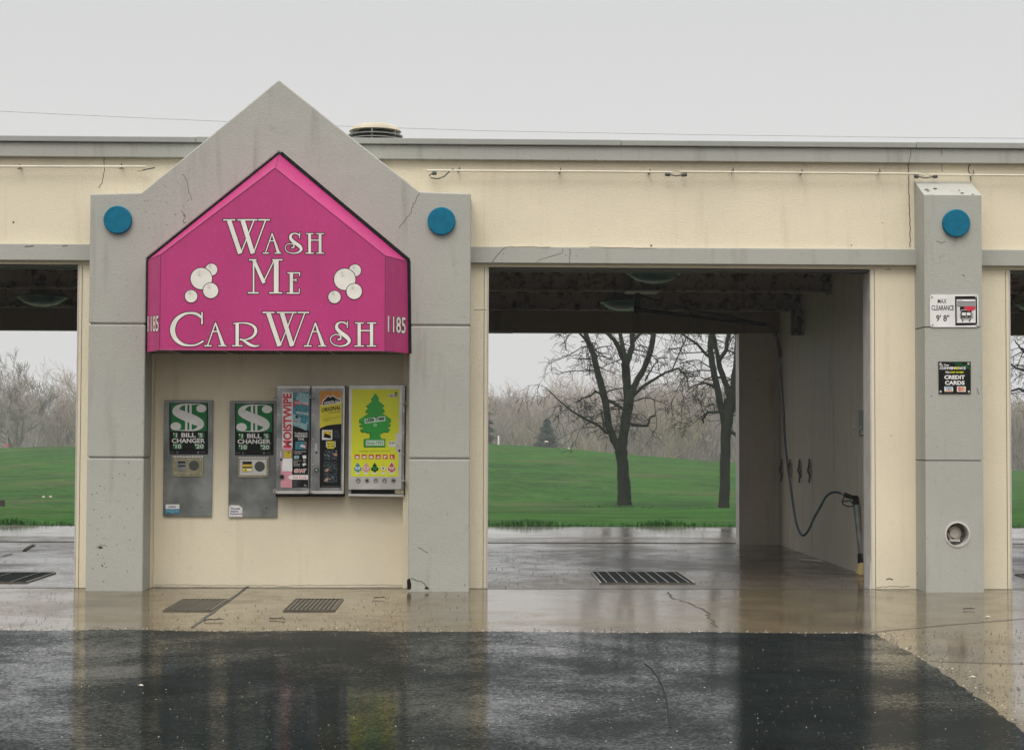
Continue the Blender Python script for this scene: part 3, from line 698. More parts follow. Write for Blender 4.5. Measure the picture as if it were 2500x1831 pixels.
# ================================================================ MACHINES IN THE RECESS
def wall_panel_machine(name, label, px, dx, label_kind):
    """change machine; px maps the first machine's photo pixels to this one"""
    F = FR; t = thing(name, F(459+dx, 1261+label_kind*2), label, 'change machine', 'bill changers set into the recess wall')
    q = lambda pts: [(x+dx+(y-978)*(.0 if not label_kind else -.004), y+label_kind*2) for x, y in pts]
    def box4(x0, y0, x1, y1): return q([(x0, y0), (x0, y1), (x1, y1), (x1, y0)])
    b = MB(); b.slab(F, q([(400.5, 977), (397.5, 1260.5), (516.5, 1261), (520.5, 977)]), 'grey_metal', .022, -.02); b.build('front_plate', t, bevel=.003)
    b = MB(); b.slab(F, box4(411.5, 981.5, 509.5, 1110.5), 'steel', .0265, .0225); b.slab(F, box4(413.2, 983, 508, 1109.3), 'black', .028, .0262)
    b.pp(F, box4(416.8, 985, 504, 1052.6), 'green_print', .0290)
    X = lambda u: 417.2+u*86.4+dx; Yy = lambda v: 1052.4+label_kind*2-v*67.2
    # the big dollar sign
    S_ = cr_path([(.93, .72, .02), (.86, .955, .02), (.60, .975, .035), (.36, .965, .05), (.19, .86, .15), (.17, .70, .26), (.36, .56, .30), (.62, .43, .31), (.80, .29, .27), (.81, .15, .16), (.66, .04, .06), (.42, .022, .035), (.16, .035, .02)], 8)
    def st2(pts, mat, off, g=0):
        L, Rr = [], []
        for i, (x, y, w) in enumerate(pts):
            x1, y1, _ = pts[max(i-1, 0)]; x2, y2, _ = pts[min(i+1, len(pts)-1)]; d = math.hypot(x2-x1, (y2-y1)*.78) or 1
            w = w+g; nx, ny = -(y2-y1)*.78/d*w/2, (x2-x1)/d*w/2/.78*.8
            L.append(F(X(x+nx), Yy(y+ny), off)); Rr.append(F(X(x-nx), Yy(y-ny), off))
        n = len(pts); b.add(L+Rr, [(i, i+n, i+n+1, i+1) for i in range(n-1)], mat)
    for x in (.435, .555): b.pp(F, [(X(x-.032), Yy(.995)), (X(x-.032), Yy(.01)), (X(x+.032), Yy(.01)), (X(x+.032), Yy(.995))], 'white_print', .0293)
    st2(S_, 'white_print', .0297)
    b.circ(F, X(.86), Yy(.82), 12.5, 'white_print', .0301, 24, 9.5); b.circ(F, X(.14), Yy(.175), 13, 'white_print', .0301, 24, 10)
    ky = label_kind*2
    for s_, a, y0, c_, y1, gx in (("'1", 423, 1057, 432, 1067.5, 435), ("'5", 484, 1057, 494.5, 1067.5, 499), ("'10", 423, 1084, 442, 1095, 445), ("'20", 476, 1084, 497, 1095, 499)):
        b.pp(F, box4(a-.5, y0-1.0, gx, y1+.5), 'green_print', .0290); text(b, F, s_, a+dx, y0+ky, c_+dx, y1+ky, 'white_print', .0297, .025)
    text(b, F, 'BILL', 442.5+dx, 1056.5+ky, 478+dx, 1067.3+ky, 'white_print', .0297, .03); text(b, F, 'CHANGER', 419.5+dx, 1070+ky, 500.5+dx, 1081.3+ky, 'white_print', .0297, .03)
    for a in (443, 450, 455.5, 462, 470): pass
    b.circ(F, 433+dx, 1104+ky, 2.2, 'grey_print', .0293, 10); b.circ(F, 433+dx, 1104+ky, 1.4, 'black', .0295, 10); b.circ(F, 484+dx, 1104+ky, 2.2, 'grey_print', .0293, 10)
    for a in (415, 490): text(b, F, 'WWWW', a+dx, 1102.5+ky, a+11+dx, 1105+ky, 'grey_print', .0293, .0)
    b.build('decal', t)
    b = MB(); b.slab(F, box4(421.5, 1116, 496, 1163), 'brass', .034, .0222); b.slab(F, box4(426, 1119, 491, 1158), 'brass' if not label_kind else 'steel_light', .040, .0342)
    b.slab(F, box4(421, 1112.5, 495.5, 1117), 'steel_light', .046, .0222)
    for k in range(10): b.slab(F, box4(422+k*7.3, 1112.6, 424.4+k*7.3, 1114.4), 'trim_dark', .048, .0455)
    b.knob(F, 473.5+dx, 1136.5+ky, 12.8, 'brass', .040, .003, 28); b.circ(F, 473.5+dx, 1136.5+ky, 12.2, 'dark_glass', .0436, 28)
    b.slab(F, box4(432, 1124, 455, 1149), 'steel' if not label_kind else 'trim_dark', .046, .0402); b.pp(F, box4(434, 1126, 453, 1131), 'black', .0466); b.pp(F, box4(434.5, 1134, 452.5, 1140), 'dark_glass', .0466)
    if label_kind:
        b.slab(F, box4(432.5, 1131.5, 455.5, 1137), 'amber', .050, .0462); b.slab(F, box4(432.5, 1141, 455.5, 1148.5), 'gold', .050, .0462); b.pp(F, box4(444, 1142, 454, 1147.5), 'white_print', .0506); b.pp(F, box4(438, 1142, 440, 1147.5), 'black', .0506)
    for x, y in ((429, 1121.5), (460, 1121), (489, 1121.5), (429, 1155.5), (460, 1156), (489, 1155.5)): b.knob(F, x+dx, y+ky, 1.3, 'rivet', .040, .004, 8)
    b.build('bill_slot', t)
    b = MB()
    if not label_kind:
        b.pp(F, [(404.5, 1231), (404, 1242), (438, 1242), (438, 1231)], 'white_print', .0232); b.pp(F, [(404, 1242), (403.5, 1252.5), (438, 1252.5), (438, 1242)], 'sky_blue', .0234)
        text(b, F, 'LOREX', 411, 1234.5, 429.5, 1239.5, 'navy', .0242, .02); b.circ(F, 421, 1247.5, 4.5, 'teal_light', .0238, 14); b.circ(F, 421, 1247.5, 2.8, 'sky_blue', .0242, 14)
        text(b, F, 'EIN', 405.5, 1245.5, 414, 1249, 'teal_light', .0242); text(b, F, 'VIEW', 428, 1245.5, 437, 1249, 'teal_light', .0242)
    else:
        b.pp(F, [(558, 1235), (557.5, 1263), (592, 1263), (592.5, 1240), (584, 1232.5), (564, 1232)], 'pale_stone', .0232)
        b.pp(F, [(560, 1238), (559.5, 1261), (590.5, 1261), (591, 1240.5), (583, 1234.5), (565, 1234)], 'white_print', .0236)
        for k, s_ in enumerate(('Thumb', 'Alarm', 'Systems')): text(b, F, s_, 562, 1238.8+k*6.6, 562+(24, 20, 29)[k], 1243.8+k*6.6, 'navy', .0244, .03)
        for k in range(9): b.pp(F, [(559+k*3.6, 1260), (559+k*3.6, 1262.6), (561+k*3.6, 1262.6), (561+k*3.6, 1260)], 'grey_print', .0240)
    b.build('sticker', t)
    b = MB(); b.slab(F, box4(481.5, 1230, 498.5, 1247), 'grey_metal', .026, .0222); b.circ(F, 490+dx, 1238.5+ky, 6.5, 'steel', .0266, 18); b.circ(F, 490+dx, 1238.5+ky, 5.6, 'grey_metal', .0270, 18); b.line(F, [(486+dx, 1240+ky), (489+dx, 1237+ky), (491+dx, 1239.5+ky), (494+dx, 1237.5+ky)], 1.4, 'trim_dark', .0276); b.build('lock', t)
    return t
wall_panel_machine('bill_changer', 'grey wall-mounted bill changer with a blue and white security sticker in its lower corner', 0, 0, 0)
wall_panel_machine('bill_changer', 'grey wall-mounted bill changer with a white Thumb Alarm Systems sticker in its lower corner', 0, 160.5, 1)

def case(b, F, x0, y0, x1, y1, off, mat='steel', back=0.0, lean=0.0):
    b.slab(F, [(x0, y0), (x0-lean, y1), (x1-lean, y1), (x1, y0)], mat, off, back)
def padlock(par_, F, x, y, off):
    b = MB(); c = F(x, y, off); b.lathe([(0, -.006), (.020, -.005), (.028, 0), (.020, .005), (0, .006)], c, 'rivet', 'Z', 14)
    b.v = [(X_, Y_, Z_) for X_, Y_, Z_ in b.v]; b.tube([c+Vector((-.012, 0, .005)), c+Vector((-.012, 0, .022)), c+Vector((.0, 0, .030)), c+Vector((.012, 0, .022)), c+Vector((.012, 0, .005))], .0032, 'steel_light', 6)
    return b.build('padlock', par_, smooth=True)
# towel dispenser --------------------------------------------------
F = FR; D = .16
t1 = thing('towel_dispenser', F(715, 1212), 'narrow steel vending box with a red MOISTWIPE panel on its front', 'vending machine', 'steel vending boxes on the recess wall')
b = MB(); case(b, F, 676, 941, 758.5, 1205, D, 'steel', .0, 3); case(b, F, 673, 1205, 755.5, 1213, D-.01, 'black', .0, 0)
b.build('cabinet', t1, bevel=.004)
b = MB()
b.slab(F, [(677, 942), (677, 948), (757, 948), (757, 942)], 'steel_light', D+.006, D+.001); b.slab(F, [(673.5, 1198), (673.5, 1205), (754.5, 1205), (754.5, 1198)], 'steel_light', D+.008, D+.001)
b.slab(F, [(677, 948.2), (674, 1197.8), (679, 1197.8), (682, 948.2)], 'steel', D+.005, D+.001); b.slab(F, [(756.2, 948.2), (753.2, 1197.8), (755.5, 1197.8), (758.2, 948.2)], 'trim_dark', D+.006, D+.001)
for x, y in ((681, 952), (716, 946), (751, 946), (680, 1012), (679, 1073), (678, 1134), (712, 1201.5), (747, 1201.5)): b.knob(F, x, y, 1.5, 'rivet', D+.006, .005, 8)
b.build('door_frame', t1)
b = MB(); o = D+.0015
b.pp(F, [(690, 958), (689, 1094), (691.5, 1099), (691.5, 1118), (686, 1128), (685, 1190), (714, 1190), (715, 958)], 'soft_pink', o)
b.pp(F, [(690, 958), (689, 1094), (714, 1094), (715, 958)], 'white_print', o+.0006)
b.pp(F, [(691, 1119), (689.5, 1128), (688, 1150), (713.5, 1150), (713.8, 1119)], 'white_print', o+.0006)
b.pp(F, [(685.2, 1170), (685, 1190), (713, 1190), (713.2, 1170)], 'red_print', o+.0004) if False else b.pp(F, [(685.2, 1176), (685, 1190), (713, 1190), (713.2, 1176)], 'soft_pink', o+.0004)
text(b, F, 'MOISTWIPE', 691, 960.5, 712.5, 1093.5, 'red_print', o+.0014, .04, vert=True)
b.pp(F, [(715, 958), (714, 1040), (755, 1052), (756, 958)], 'teal', o+.0002)
b.pp(F, [(714, 1040), (713, 1158), (752, 1158), (755, 1051)], 'black', o+.0002); b.pp(F, [(713, 1160), (713, 1190), (752, 1190), (752, 1160)], 'black', o+.0002)
for (a, m_) in (([(729, 958), (722, 975), (753, 990), (755, 962)], 'teal_light'), ([(718, 978), (714.5, 992), (752, 996), (755, 981)], 'red_print'), ([(724, 985), (716, 1010), (752, 1030), (755, 992)], 'teal'), ([(727, 984), (723, 992), (749, 998), (752, 990)], 'teal_light'),
                ([(722, 1001), (719, 1010), (753, 1017), (755, 1006)], 'red_print'), ([(716, 1012), (714.5, 1036), (748, 1051), (754, 1020)], 'teal_light'), ([(718, 1010), (716, 1022), (729, 1027), (732, 1015)], 'white_print'), ([(722, 1013), (720, 1020), (728, 1022), (729, 1016)], 'photo_dark'),
                ([(715, 1022), (714.5, 1030), (728, 1034), (729, 1026)], 'white_print'), ([(735, 1019), (732, 1030), (746, 1036), (750, 1024)], 'teal')):
    b.pp(F, a, m_, o+.0006+.0002*random.random()+.0001)
text(b, F, 'MOISTWIPE', 720, 980, 752, 986, 'white_print', o+.0016, .02, sl=.1); text(b, F, 'GIANT', 715, 1024.5, 728, 1029, 'red_print', o+.0016, .03, sl=.2); text(b, F, 'MOISTWIPE', 724, 1004, 753, 1010, 'white_print', o+.0016, .02, sl=.15)
text(b, F, 'Pre-Moistened', 719.5, 1055, 750, 1060, 'white_print', o+.001, .02); text(b, F, 'WINDSHIELD', 719.5, 1061, 750.5, 1067.5, 'white_print', o+.001, .03); text(b, F, 'TOWEL', 727, 1069, 743, 1075, 'white_print', o+.001, .03)
b.pp(F, [(721, 1078), (720.5, 1097), (748, 1097), (748.5, 1078)], 'teal', o+.0008); b.pp(F, [(731, 1090), (737, 1084), (746, 1089), (745, 1093)], 'white_print', o+.0012); b.pp(F, [(746, 1078), (746, 1097), (748, 1097), (748, 1078)], 'red_print', o+.0012)
text(b, F, '* One Step Cleaning', 717, 1100.5, 747.5, 1104, 'white_print', o+.001, .02); text(b, F, '* Self Drying', 717, 1105.3, 736, 1108.5, 'white_print', o+.001, .02)
b.pp(F, [(718, 1112), (718, 1120), (730, 1120), (730, 1112)], 'teal_light', o+.0008); b.pp(F, [(738, 1112), (740, 1120), (748, 1119), (747, 1111)], 'white_print', o+.0008); b.circ(F, 743, 1124.5, 3.4, 'grey_print', o+.0008, 10); b.pp(F, [(738, 1132), (740, 1138), (748, 1134), (745, 1130)], 'white_print', o+.0008)
for k, s_ in enumerate(('Also great for', 'Mirrors', 'Restaurants', 'Picnics & RVs')): text(b, F, s_, 717, 1123.5+k*3.9, 717+(18, 10, 15, 15)[k], 1126+k*3.9, 'white_print', o+.001, .01)
text(b, F, 'GIANT', 718, 1144, 748, 1154, 'white_print', o+.001, .09, .25); text(b, F, 'GIANT', 719.5, 1145.5, 746, 1152.5, 'red_print', o+.0018, .02, .25)
b.pp(F, [(702, 1165), (711, 1158.5), (711, 1160), (752, 1160), (752, 1170.5), (711, 1170.5), (711, 1172)], 'white_print', o+.0016); text(b, F, 'Pull Knob', 716, 1161.8, 748.5, 1168.5, 'red_print', o+.0024, .0)
for k, w in enumerate((10, 20, 8, 14, 9, 15)): text(b, F, 'MWMW', 716, 1173+k*2.6, 716+w, 1174.2+k*2.6, 'grey_print', o+.001, 0)
b.pp(F, [(741, 1185), (744, 1182), (749, 1186), (748, 1187)], 'grey_print', o+.001)
b.pp(F, [(693.5, 1100.5), (693, 1118), (711.5, 1118), (712, 1100.5)], 'black', o+.0012); b.pp(F, [(694.5, 1101.5), (694, 1117), (710.5, 1117), (711, 1101.5)], 'gold', o+.0016); text(b, F, '1.00', 697, 1102.5, 709, 1107.5, 'black', o+.0022, .03); text(b, F, 'DEPOSIT', 697, 1109, 708.5, 1111.5, 'black', o+.0022, .01); text(b, F, '4 QUARTERS', 695.5, 1113, 710, 1115.5, 'black', o+.0022, .01)
b.build('front_panel', t1)
b = MB(); b.knob(F, 686.5, 1122, 2.6, 'black', D+.002, .003, 10); b.slab(F, [(684, 1101), (684, 1116), (687, 1116), (687, 1101)], 'steel_light', D+.004, D+.002); b.build('coin_slot', t1)
b = MB(); b.knob(F, 688, 1164, 6, 'trim_dark', D+.001, .014, 18); b.knob(F, 688, 1164, 3.2, 'black', D+.0151, .004, 12); b.build('knob', t1)
padlock(t1, F, 673, 971, D-.01); padlock(t1, F, 671, 1202, D+.01); padlock(t1, F, 756, 1201, D+.03)
# protectant wipes dispenser ---------------------------------------
t2 = thing('wipes_dispenser', F(800, 1212), 'narrow steel vending box with a yellow and black ORIGINAL wipes panel', 'vending machine', 'steel vending boxes on the recess wall')
b = MB(); case(b, F, 760.2, 941, 842, 1205, D, 'steel', .0, 3); case(b, F, 757.5, 1205, 839.5, 1213, D-.01, 'black', .0, 0); b.build('cabinet', t2, bevel=.004)
b = MB(); b.slab(F, [(761, 942), (761, 948), (841, 948), (841, 942)], 'steel_light', D+.006, D+.001); b.slab(F, [(758, 1198), (758, 1205), (838.5, 1205), (838.5, 1198)], 'steel_light', D+.008, D+.001)
b.slab(F, [(838.4, 948.2), (835.4, 1197.8), (838.8, 1197.8), (841.8, 948.2)], 'steel_light', D+.005, D+.001); b.slab(F, [(761, 948.2), (758, 1197.8), (762, 1197.8), (765, 948.2)], 'steel', D+.005, D+.001)
for x, y in ((766, 951), (801, 945), (836, 945), (765, 1012), (764, 1072), (763, 1133), (797, 1201.5), (832, 1201.5)): b.knob(F, x, y, 1.5, 'rivet', D+.006, .005, 8)
b.build('door_frame', t2)
b = MB(); o = D+.0015
b.pp(F, [(781, 954), (780.5, 1190), (832, 1190), (834, 954)], 'black', o)
b.pp(F, [(781, 954), (780.6, 1046), (796, 1039), (812, 1036.5), (833.5, 1034.5), (834, 954)], 'gold', o+.0004); b.pp(F, [(781, 954), (780.9, 988), (800, 983), (833.8, 979), (834, 954)], 'orange_print', o+.0008)
b.pp(F, [(785, 991), (788, 978), (796, 970), (801, 965), (807, 969), (813, 964), (820, 970), (826, 973), (832, 971), (831, 984)], 'white_print', o+.0012)
b.pp(F, [(787, 989), (789.5, 979.5), (797, 972), (801, 967.5), (807, 971), (812, 966.5), (819, 972), (826, 975), (830, 974), (829.5, 982)], 'black', o+.0016)
text(b, F, 'ARMOR ALL', 790, 981, 829, 987.5, 'white_print', o+.0022, .03, .2, sl=-.14)
text(b, F, 'ORIGINAL', 785, 996.5, 831.5, 1006.5, 'black', o+.0014, .03, .25, sl=-.16); text(b, F, 'PROTECTANT WIPES', 801, 1007, 831, 1010, 'black', o+.0014, .01, .25, sl=-.14)
text(b, F, 'Cleans, shines & protects against cracks', 788, 1022.5, 831, 1025.2, 'black', o+.0014, .0, .0, sl=-.14); text(b, F, 'and discoloration', 789, 1026, 806, 1028.5, 'black', o+.0014, .0, .0, sl=-.14)
b.pp(F, [(786.5, 1049.5), (786, 1073.5), (811, 1073.5), (811.5, 1049.5)], 'white_print', o+.0006); b.pp(F, [(790, 1052.5), (789.5, 1065), (808, 1065), (808.5, 1052.5)], 'amber', o+.001); b.pp(F, [(793, 1057), (789.5, 1068), (808, 1070.5), (808.2, 1064)], 'black', o+.0014); b.pp(F, [(794, 1054), (796, 1059), (804, 1059), (803, 1054)], 'gold', o+.0018)
b.pp(F, [(816, 1050), (815.5, 1070), (829, 1070), (829.5, 1050)], 'photo_dark', o+.0006)
b.pp(F, [(796, 1077), (796, 1091.5), (798, 1091.5), (798, 1077)], 'white_print', o+.0006); b.pp(F, [(817, 1077), (817, 1091.5), (819, 1091.5), (819, 1077)], 'white_print', o+.0006)
b.pp(F, [(799, 1077), (798.5, 1095), (815.5, 1095), (816, 1077)], 'gold', o+.0008); text(b, F, 'DEPOSIT', 800.5, 1081.5, 814.5, 1085, 'black', o+.0014, .02); text(b, F, '$1.00', 800.5, 1087, 814.5, 1092, 'black', o+.0014, .03)
for y0 in (1098, 1126, 1153):
    b.pp(F, [(790.5, y0), (790, y0+25), (823, y0+25), (823.5, y0)], 'photo_dark', o+.0006)
rr = random.Random(5)
for k in range(46):
    x, y = rr.uniform(791, 820), rr.choice((1099, 1127, 1154))+rr.uniform(1, 21); b.line(F, [(x, y), (x+rr.uniform(-3, 3), y+rr.uniform(-3, 3))], rr.uniform(.4, 1.0), rr.choice(('teal_light', 'grey_print', 'black', 'white_print')), o+.0009+k*.00002)
b.pp(F, [(812, 1107), (817, 1113), (823, 1113), (823.3, 1106)], 'skin_tone', o+.002); b.pp(F, [(792, 1151), (798, 1143), (804, 1145), (800, 1151)], 'skin_tone', o+.002); b.pp(F, [(791, 1174), (797, 1166), (803, 1168), (797, 1176)], 'skin_tone', o+.002)
text(b, F, 'Change Is Made In Machine To Left', 786, 1186, 826, 1188, 'grey_print', o+.001, 0)
b.build('front_panel', t2)
b = MB(); b.knob(F, 772.5, 1105, 2.6, 'black', D+.002, .003, 10); b.slab(F, [(770, 1083), (770, 1100), (773, 1100), (773, 1083)], 'steel_light', D+.004, D+.002); b.build('coin_slot', t2)
b = MB(); b.knob(F, 772.5, 1147.5, 5, 'black', D+.001, .010, 18); b.knob(F, 772.5, 1147.5, 2.5, 'rivet', D+.0111, .008, 12); b.build('knob', t2)
padlock(t2, F, 760.5, 972, D+.02)
# air freshener machine --------------------------------------------
t3 = thing('air_freshener_machine', F(918, 1210), 'wide steel vending box with a lime yellow panel showing a green tree', 'vending machine', 'steel vending boxes on the recess wall')
b = MB(); b.slab(F, [(852, 940), (850.5, 1195), (986, 1195), (989, 940)], 'steel_light', D-.002, 0); b.slab(F, [(986.5, 942), (984, 1210), (990, 1210), (993.5, 942)], 'black', D-.03, 0); b.build('cabinet', t3, bevel=.004)
b = MB(); b.slab(F, [(852.5, 941), (852.5, 947), (981, 947), (988, 941)], 'steel_light', D+.005, D-.001); b.slab(F, [(982, 947.5), (979.5, 1194), (985, 1194), (988.5, 942)], 'steel', D+.005, D-.001)
for x, y in ((861, 943.5), (904, 943.5), (947.5, 943.5), (987, 950), (986, 1003), (985.5, 1056), (985, 1109), (984.5, 1162)): b.knob(F, x, y, 1.6, 'rivet', D+.005, .005, 8)
for x in (862, 910, 959): b.knob(F, x, 1191, 1.6, 'rivet', D-.002, .005, 8)
b.build('door_frame', t3)
b = MB(); b.slab(F, [(850, 1196), (850, 1211), (985, 1211), (985, 1196)], 'black', D-.05, 0); b.slab(F, [(850, 1205.5), (850, 1210.5), (985, 1212.5), (985, 1207)], 'steel_light', D+.01, D-.049); b.slab(F, [(850, 1196), (849.5, 1206), (857, 1206), (857, 1196)], 'steel', D+.004, D-.049)
b.slab(F, [(964, 1196), (964, 1205), (986, 1206), (986, 1196)], 'brass', D+.008, D-.049); b.build('tray', t3)
b = MB(); o = D-.001
b.pp(F, [(859, 950), (856.5, 1163), (972, 1163), (973.5, 1107), (966, 1100), (965.5, 1059), (974, 1056), (975.5, 950)], 'lime', o)
half = [(0, 960), (4, 966), (9.5, 974), (6, 976.5), (15, 985), (22.5, 991), (16, 994), (22, 1002), (23, 1006), (12, 1008), (22, 1012), (30, 1018), (38, 1023), (38, 1031), (30, 1033), (38, 1037), (36.5, 1041), (26, 1042), (36, 1048), (32, 1055), (24, 1054), (17, 1057), (13, 1056), (11.5, 1064), (15, 1071.5)]
cx = 916.5
tree = [(cx+x+.4, y) for x, y in half]+[(cx-x, y) for x, y in reversed(half[1:])]
b.pp(F, [(x-1.6, y+1.6) for x, y in tree], 'tree_dark', o+.0006); b.pp(F, tree, 'tree_green', o+.0012)
b.pp(F, [(888, 1072), (888, 1092), (940, 1092), (940, 1072)], 'tree_dark', o+.0007); b.pp(F, [(889.5, 1071), (889.5, 1090.5), (941, 1090.5), (941, 1071)], 'tree_green', o+.0014); b.pp(F, [(893.5, 1074.5), (893.5, 1087.5), (938, 1087.5), (938, 1074.5)], 'pale_green', o+.0018)
text(b, F, 'Since 1952', 896, 1077, 935, 1085, 'tree_dark', o+.0024, .0)
b.pp(F, [(889.5, 1022), (891, 1034), (941.5, 1027.5), (940, 1015.5)], 'pale_green', o+.0018); text(b, F, 'Little Trees', 893, 1020.5, 938.5, 1031, 'tree_dark', o+.0024, .035, sl=-.125)
b.circ(F, 916, 1037.5, 3.8, 'pale_green', o+.0018, 14); b.circ(F, 916, 1037.5, 2.4, 'tree_green', o+.0022, 12)
b.pp(F, [(950, 962.5), (950, 969.5), (970.5, 969.5), (970.5, 962.5)], 'white_print', o+.0006); text(b, F, 'USA', 951, 964, 961, 968.5, 'black', o+.0012, .03); b.pp(F, [(963, 963.3), (963, 965.6), (970, 965.6), (970, 963.3)], 'navy', o+.0012); b.pp(F, [(963, 966.6), (963, 968.6), (970, 968.6), (970, 966.6)], 'red_print', o+.0012); b.pp(F, [(963, 962), (967, 955), (971, 962)], 'tree_dark', o+.0006)
b.pp(F, [(949.5, 1077), (949.5, 1091), (964.5, 1091), (964.5, 1077)], 'white_print', o+.0006); text(b, F, '$1.50', 950.5, 1078.5, 963, 1084.5, 'black', o+.0012, .03); text(b, F, 'EACH', 953, 1086, 960, 1088, 'black', o+.0012, 0)
text(b, F, 'AIR FRESHENERS - DESODORISANTS - AROMATIZANTES', 876, 1100, 953, 1102.4, 'tree_dark', o+.0006, 0)
for k in range(6):
    x = 866+k*17.1; b.pp(F, [(x, 1109.5), (x, 1120.5), (x+12, 1120.5), (x+12, 1109.5)], 'red_print', o+.0006)
    ic = [[(2, 7), (3, 4), (9, 4), (10, 7), (10, 9), (2, 9)], [(2, 9), (2, 4), (5, 4), (5, 6), (7, 3), (10, 3), (10, 9)], [(2, 9), (2, 5), (5, 3), (9, 4), (10, 9)], [(1.5, 8.5), (4, 5), (6, 3.5), (9, 5.5), (10.5, 8.5)], [(2.5, 9), (2.5, 3), (9.5, 3), (9.5, 6), (6, 6), (6, 9)], [(3, 9), (3, 3), (5.5, 3), (6, 6), (9, 9)]][k]
    b.pp(F, [(x+u, 1109.5+v) for u, v in ic], 'white_print', o+.0012)
for k, m_ in enumerate(('sky_blue', 'soft_pink', 'tree_dark', 'gold', 'red_print')):
    x = 873.5+k*20.7; T = [(x+.6*u, 1129+(y-960)*.215) for u, y in [(u*.42, y) for u, y in half]]+[(x-.6*u, 1129+(y-960)*.215) for u, y in [(u*.42, y) for u, y in reversed(half[1:])]]
    if k == 4: b.pp(F, [(x+(u-x)*1.25, 1141+(v-1141)*1.18) for u, v in T], 'white_print', o+.0003)
    b.pp(F, T, m_, o+.0006); b.circ(F, x, 1143, 6 if k in (0, 1, 3, 4) else 4.5, 'white_print' if k != 2 else 'tree_green', o+.001, 14, 3.6 if k != 3 else 4.6); b.circ(F, x, 1143, 2.6, ('sky_blue', 'red_print', 'tree_dark', 'black', 'orange_print')[k], o+.0014, 10, 2)
    b.pp(F, [(x-5.6, 1152.5), (x-5.6, 1157), (x+5.6, 1157), (x+5.6, 1152.5)], 'white_print', o+.0006)
text(b, F, 'wunderbaum', 901, 1159.5, 929, 1161.5, 'tree_dark', o+.0006, 0) if False else None
b.build('front_panel', t3)
b = MB(); b.knob(F, 975, 1100, 2.8, 'black', D-.001, .004, 12); b.line(F, [(970, 1084), (973, 1092)], .8, 'trim_dark', D); b.build('coin_slot', t3)
for k in range(5):
    b = MB(); x = 874.5+k*21.5; b.knob(F, x, 1173, 5.8, 'black', D-.0015, .003, 20); b.knob(F, x, 1173, 4.8, 'steel_light', D+.0017, .003, 20); b.knob(F, x, 1173, 3.6, 'black', D+.0049, .001, 16); b.knob(F, x, 1174, 2.2, 'rivet' if k in (0, 2, 3) else 'trim_dark', D+.006, .006, 12); b.build('selection_button', t3)
padlock(t3, F, 988, 986, D+.02); padlock(t3, F, 987, 1174, D+.02)

# ================================================================ SIGNS ON THE PILASTER
F = FP
def rrect(x0, y0, x1, y1, r, n=5):
    P = []
    for cx_, cy_, a0 in ((x0+r, y0+r, 90), (x0+r, y1-r, 180), (x1-r, y1-r, 270), (x1-r, y0+r, 0)):
        for k in range(n+1): a = R(a0+90*k/n); P.append((cx_+r*math.cos(a), cy_-r*math.sin(a)))
    return P
c1 = thing('clearance_sign', F(2330, 799), 'white metal MAX CLEARANCE sign with a truck pictogram on the grey pillar', 'sign')
b = MB(); b.slab(F, rrect(2270.5, 719.5, 2389, 799, 6), 'white_print', .010, .004); b.build('plate', c1, bevel=.001)
b = MB(); o = .011
text(b, F, 'MAX', 2289.5, 730, 2311, 741, 'black', o, .004); text(b, F, 'CLEARANCE', 2274.5, 745.5, 2329, 758, 'black', o, .012); text(b, F, "9'", 2285.5, 769, 2297, 784.5, 'black', o, .015); text(b, F, '8"', 2303, 769, 2317.5, 784.5, 'black', o, .015)
b.pp(F, [(2331.5, 723.5), (2332.5, 795), (2386, 794), (2385, 723)], 'black', o)
b.pp(F, [(2335.5, 731), (2336, 788.5), (2382, 788), (2381.5, 731)], 'white_print', o+.0006); b.pp(F, [(2336.5, 737), (2336.5, 748.5), (2380.8, 748.5), (2380.8, 737)], 'grey_print', o+.0012); b.line(F, [(2336, 736.5), (2381, 736.5)], 1, 'black', o+.0016)
text(b, F, 'CAR WASH', 2337, 732, 2350, 734.5, 'black', o+.0012, .01); b.line(F, [(2337, 748.7), (2381, 748.7)], .8, 'black', o+.0016)
b.pp(F, [(2343.5, 749), (2343.5, 762), (2371, 762), (2371, 749)], 'black', o+.0014)
for xx in (2339, 2376): b.line(F, [(xx, 749), (xx+(-1.5 if xx < 2350 else 1.5), 784)], .8, 'grey_print', o+.0012)
b.pp(F, [(2354, 750), (2361, 747.5), (2380, 748), (2381.5, 752), (2380, 756.5), (2375, 757.5), (2373, 761), (2370, 758), (2364, 761), (2358, 756), (2352, 752)], 'red_print', o+.0026)
tr = rrect(2346, 757.5, 2372, 781, 4); b.pp(F, [(2345, 764), (2345, 778), (2343.5, 778), (2343.5, 764)], 'black', o+.0022); b.pp(F, [(2373, 764), (2373, 778), (2374.5, 778), (2374.5, 764)], 'black', o+.0022)
b.pp(F, rrect(2345, 756.5, 2373, 782, 4), 'white_print', o+.0018); b.pp(F, tr, 'black', o+.0022)
b.pp(F, [(2348.5, 763), (2348.5, 770.5), (2358, 770.5), (2358, 763)], 'white_print', o+.0030); b.pp(F, [(2360, 763), (2360, 770.5), (2369.5, 770.5), (2369.5, 763)], 'white_print', o+.0030); b.pp(F, [(2355, 773), (2355, 776), (2363, 776), (2363, 773)], 'grey_print', o+.0030)
b.line(F, [(2349, 775.5), (2354, 779), (2364, 779), (2369.5, 775.5)], 1.6, 'white_print', o+.0032)
for xx in (2348.5, 2365.5): b.pp(F, [(xx, 782), (xx, 785.5), (xx+3.5, 785.5), (xx+3.5, 782)], 'black', o+.0022)
b.build('print', c1)
for x, y in ((2275, 725), (2383, 724), (2277, 793.5), (2385, 794)):
    b = MB(); b.knob(F, x, y, 2.8, 'rivet', .0102, .004, 12); b.knob(F, x, y, 1.2, 'trim_dark', .0144, .001, 8); b.build('screw', c1)
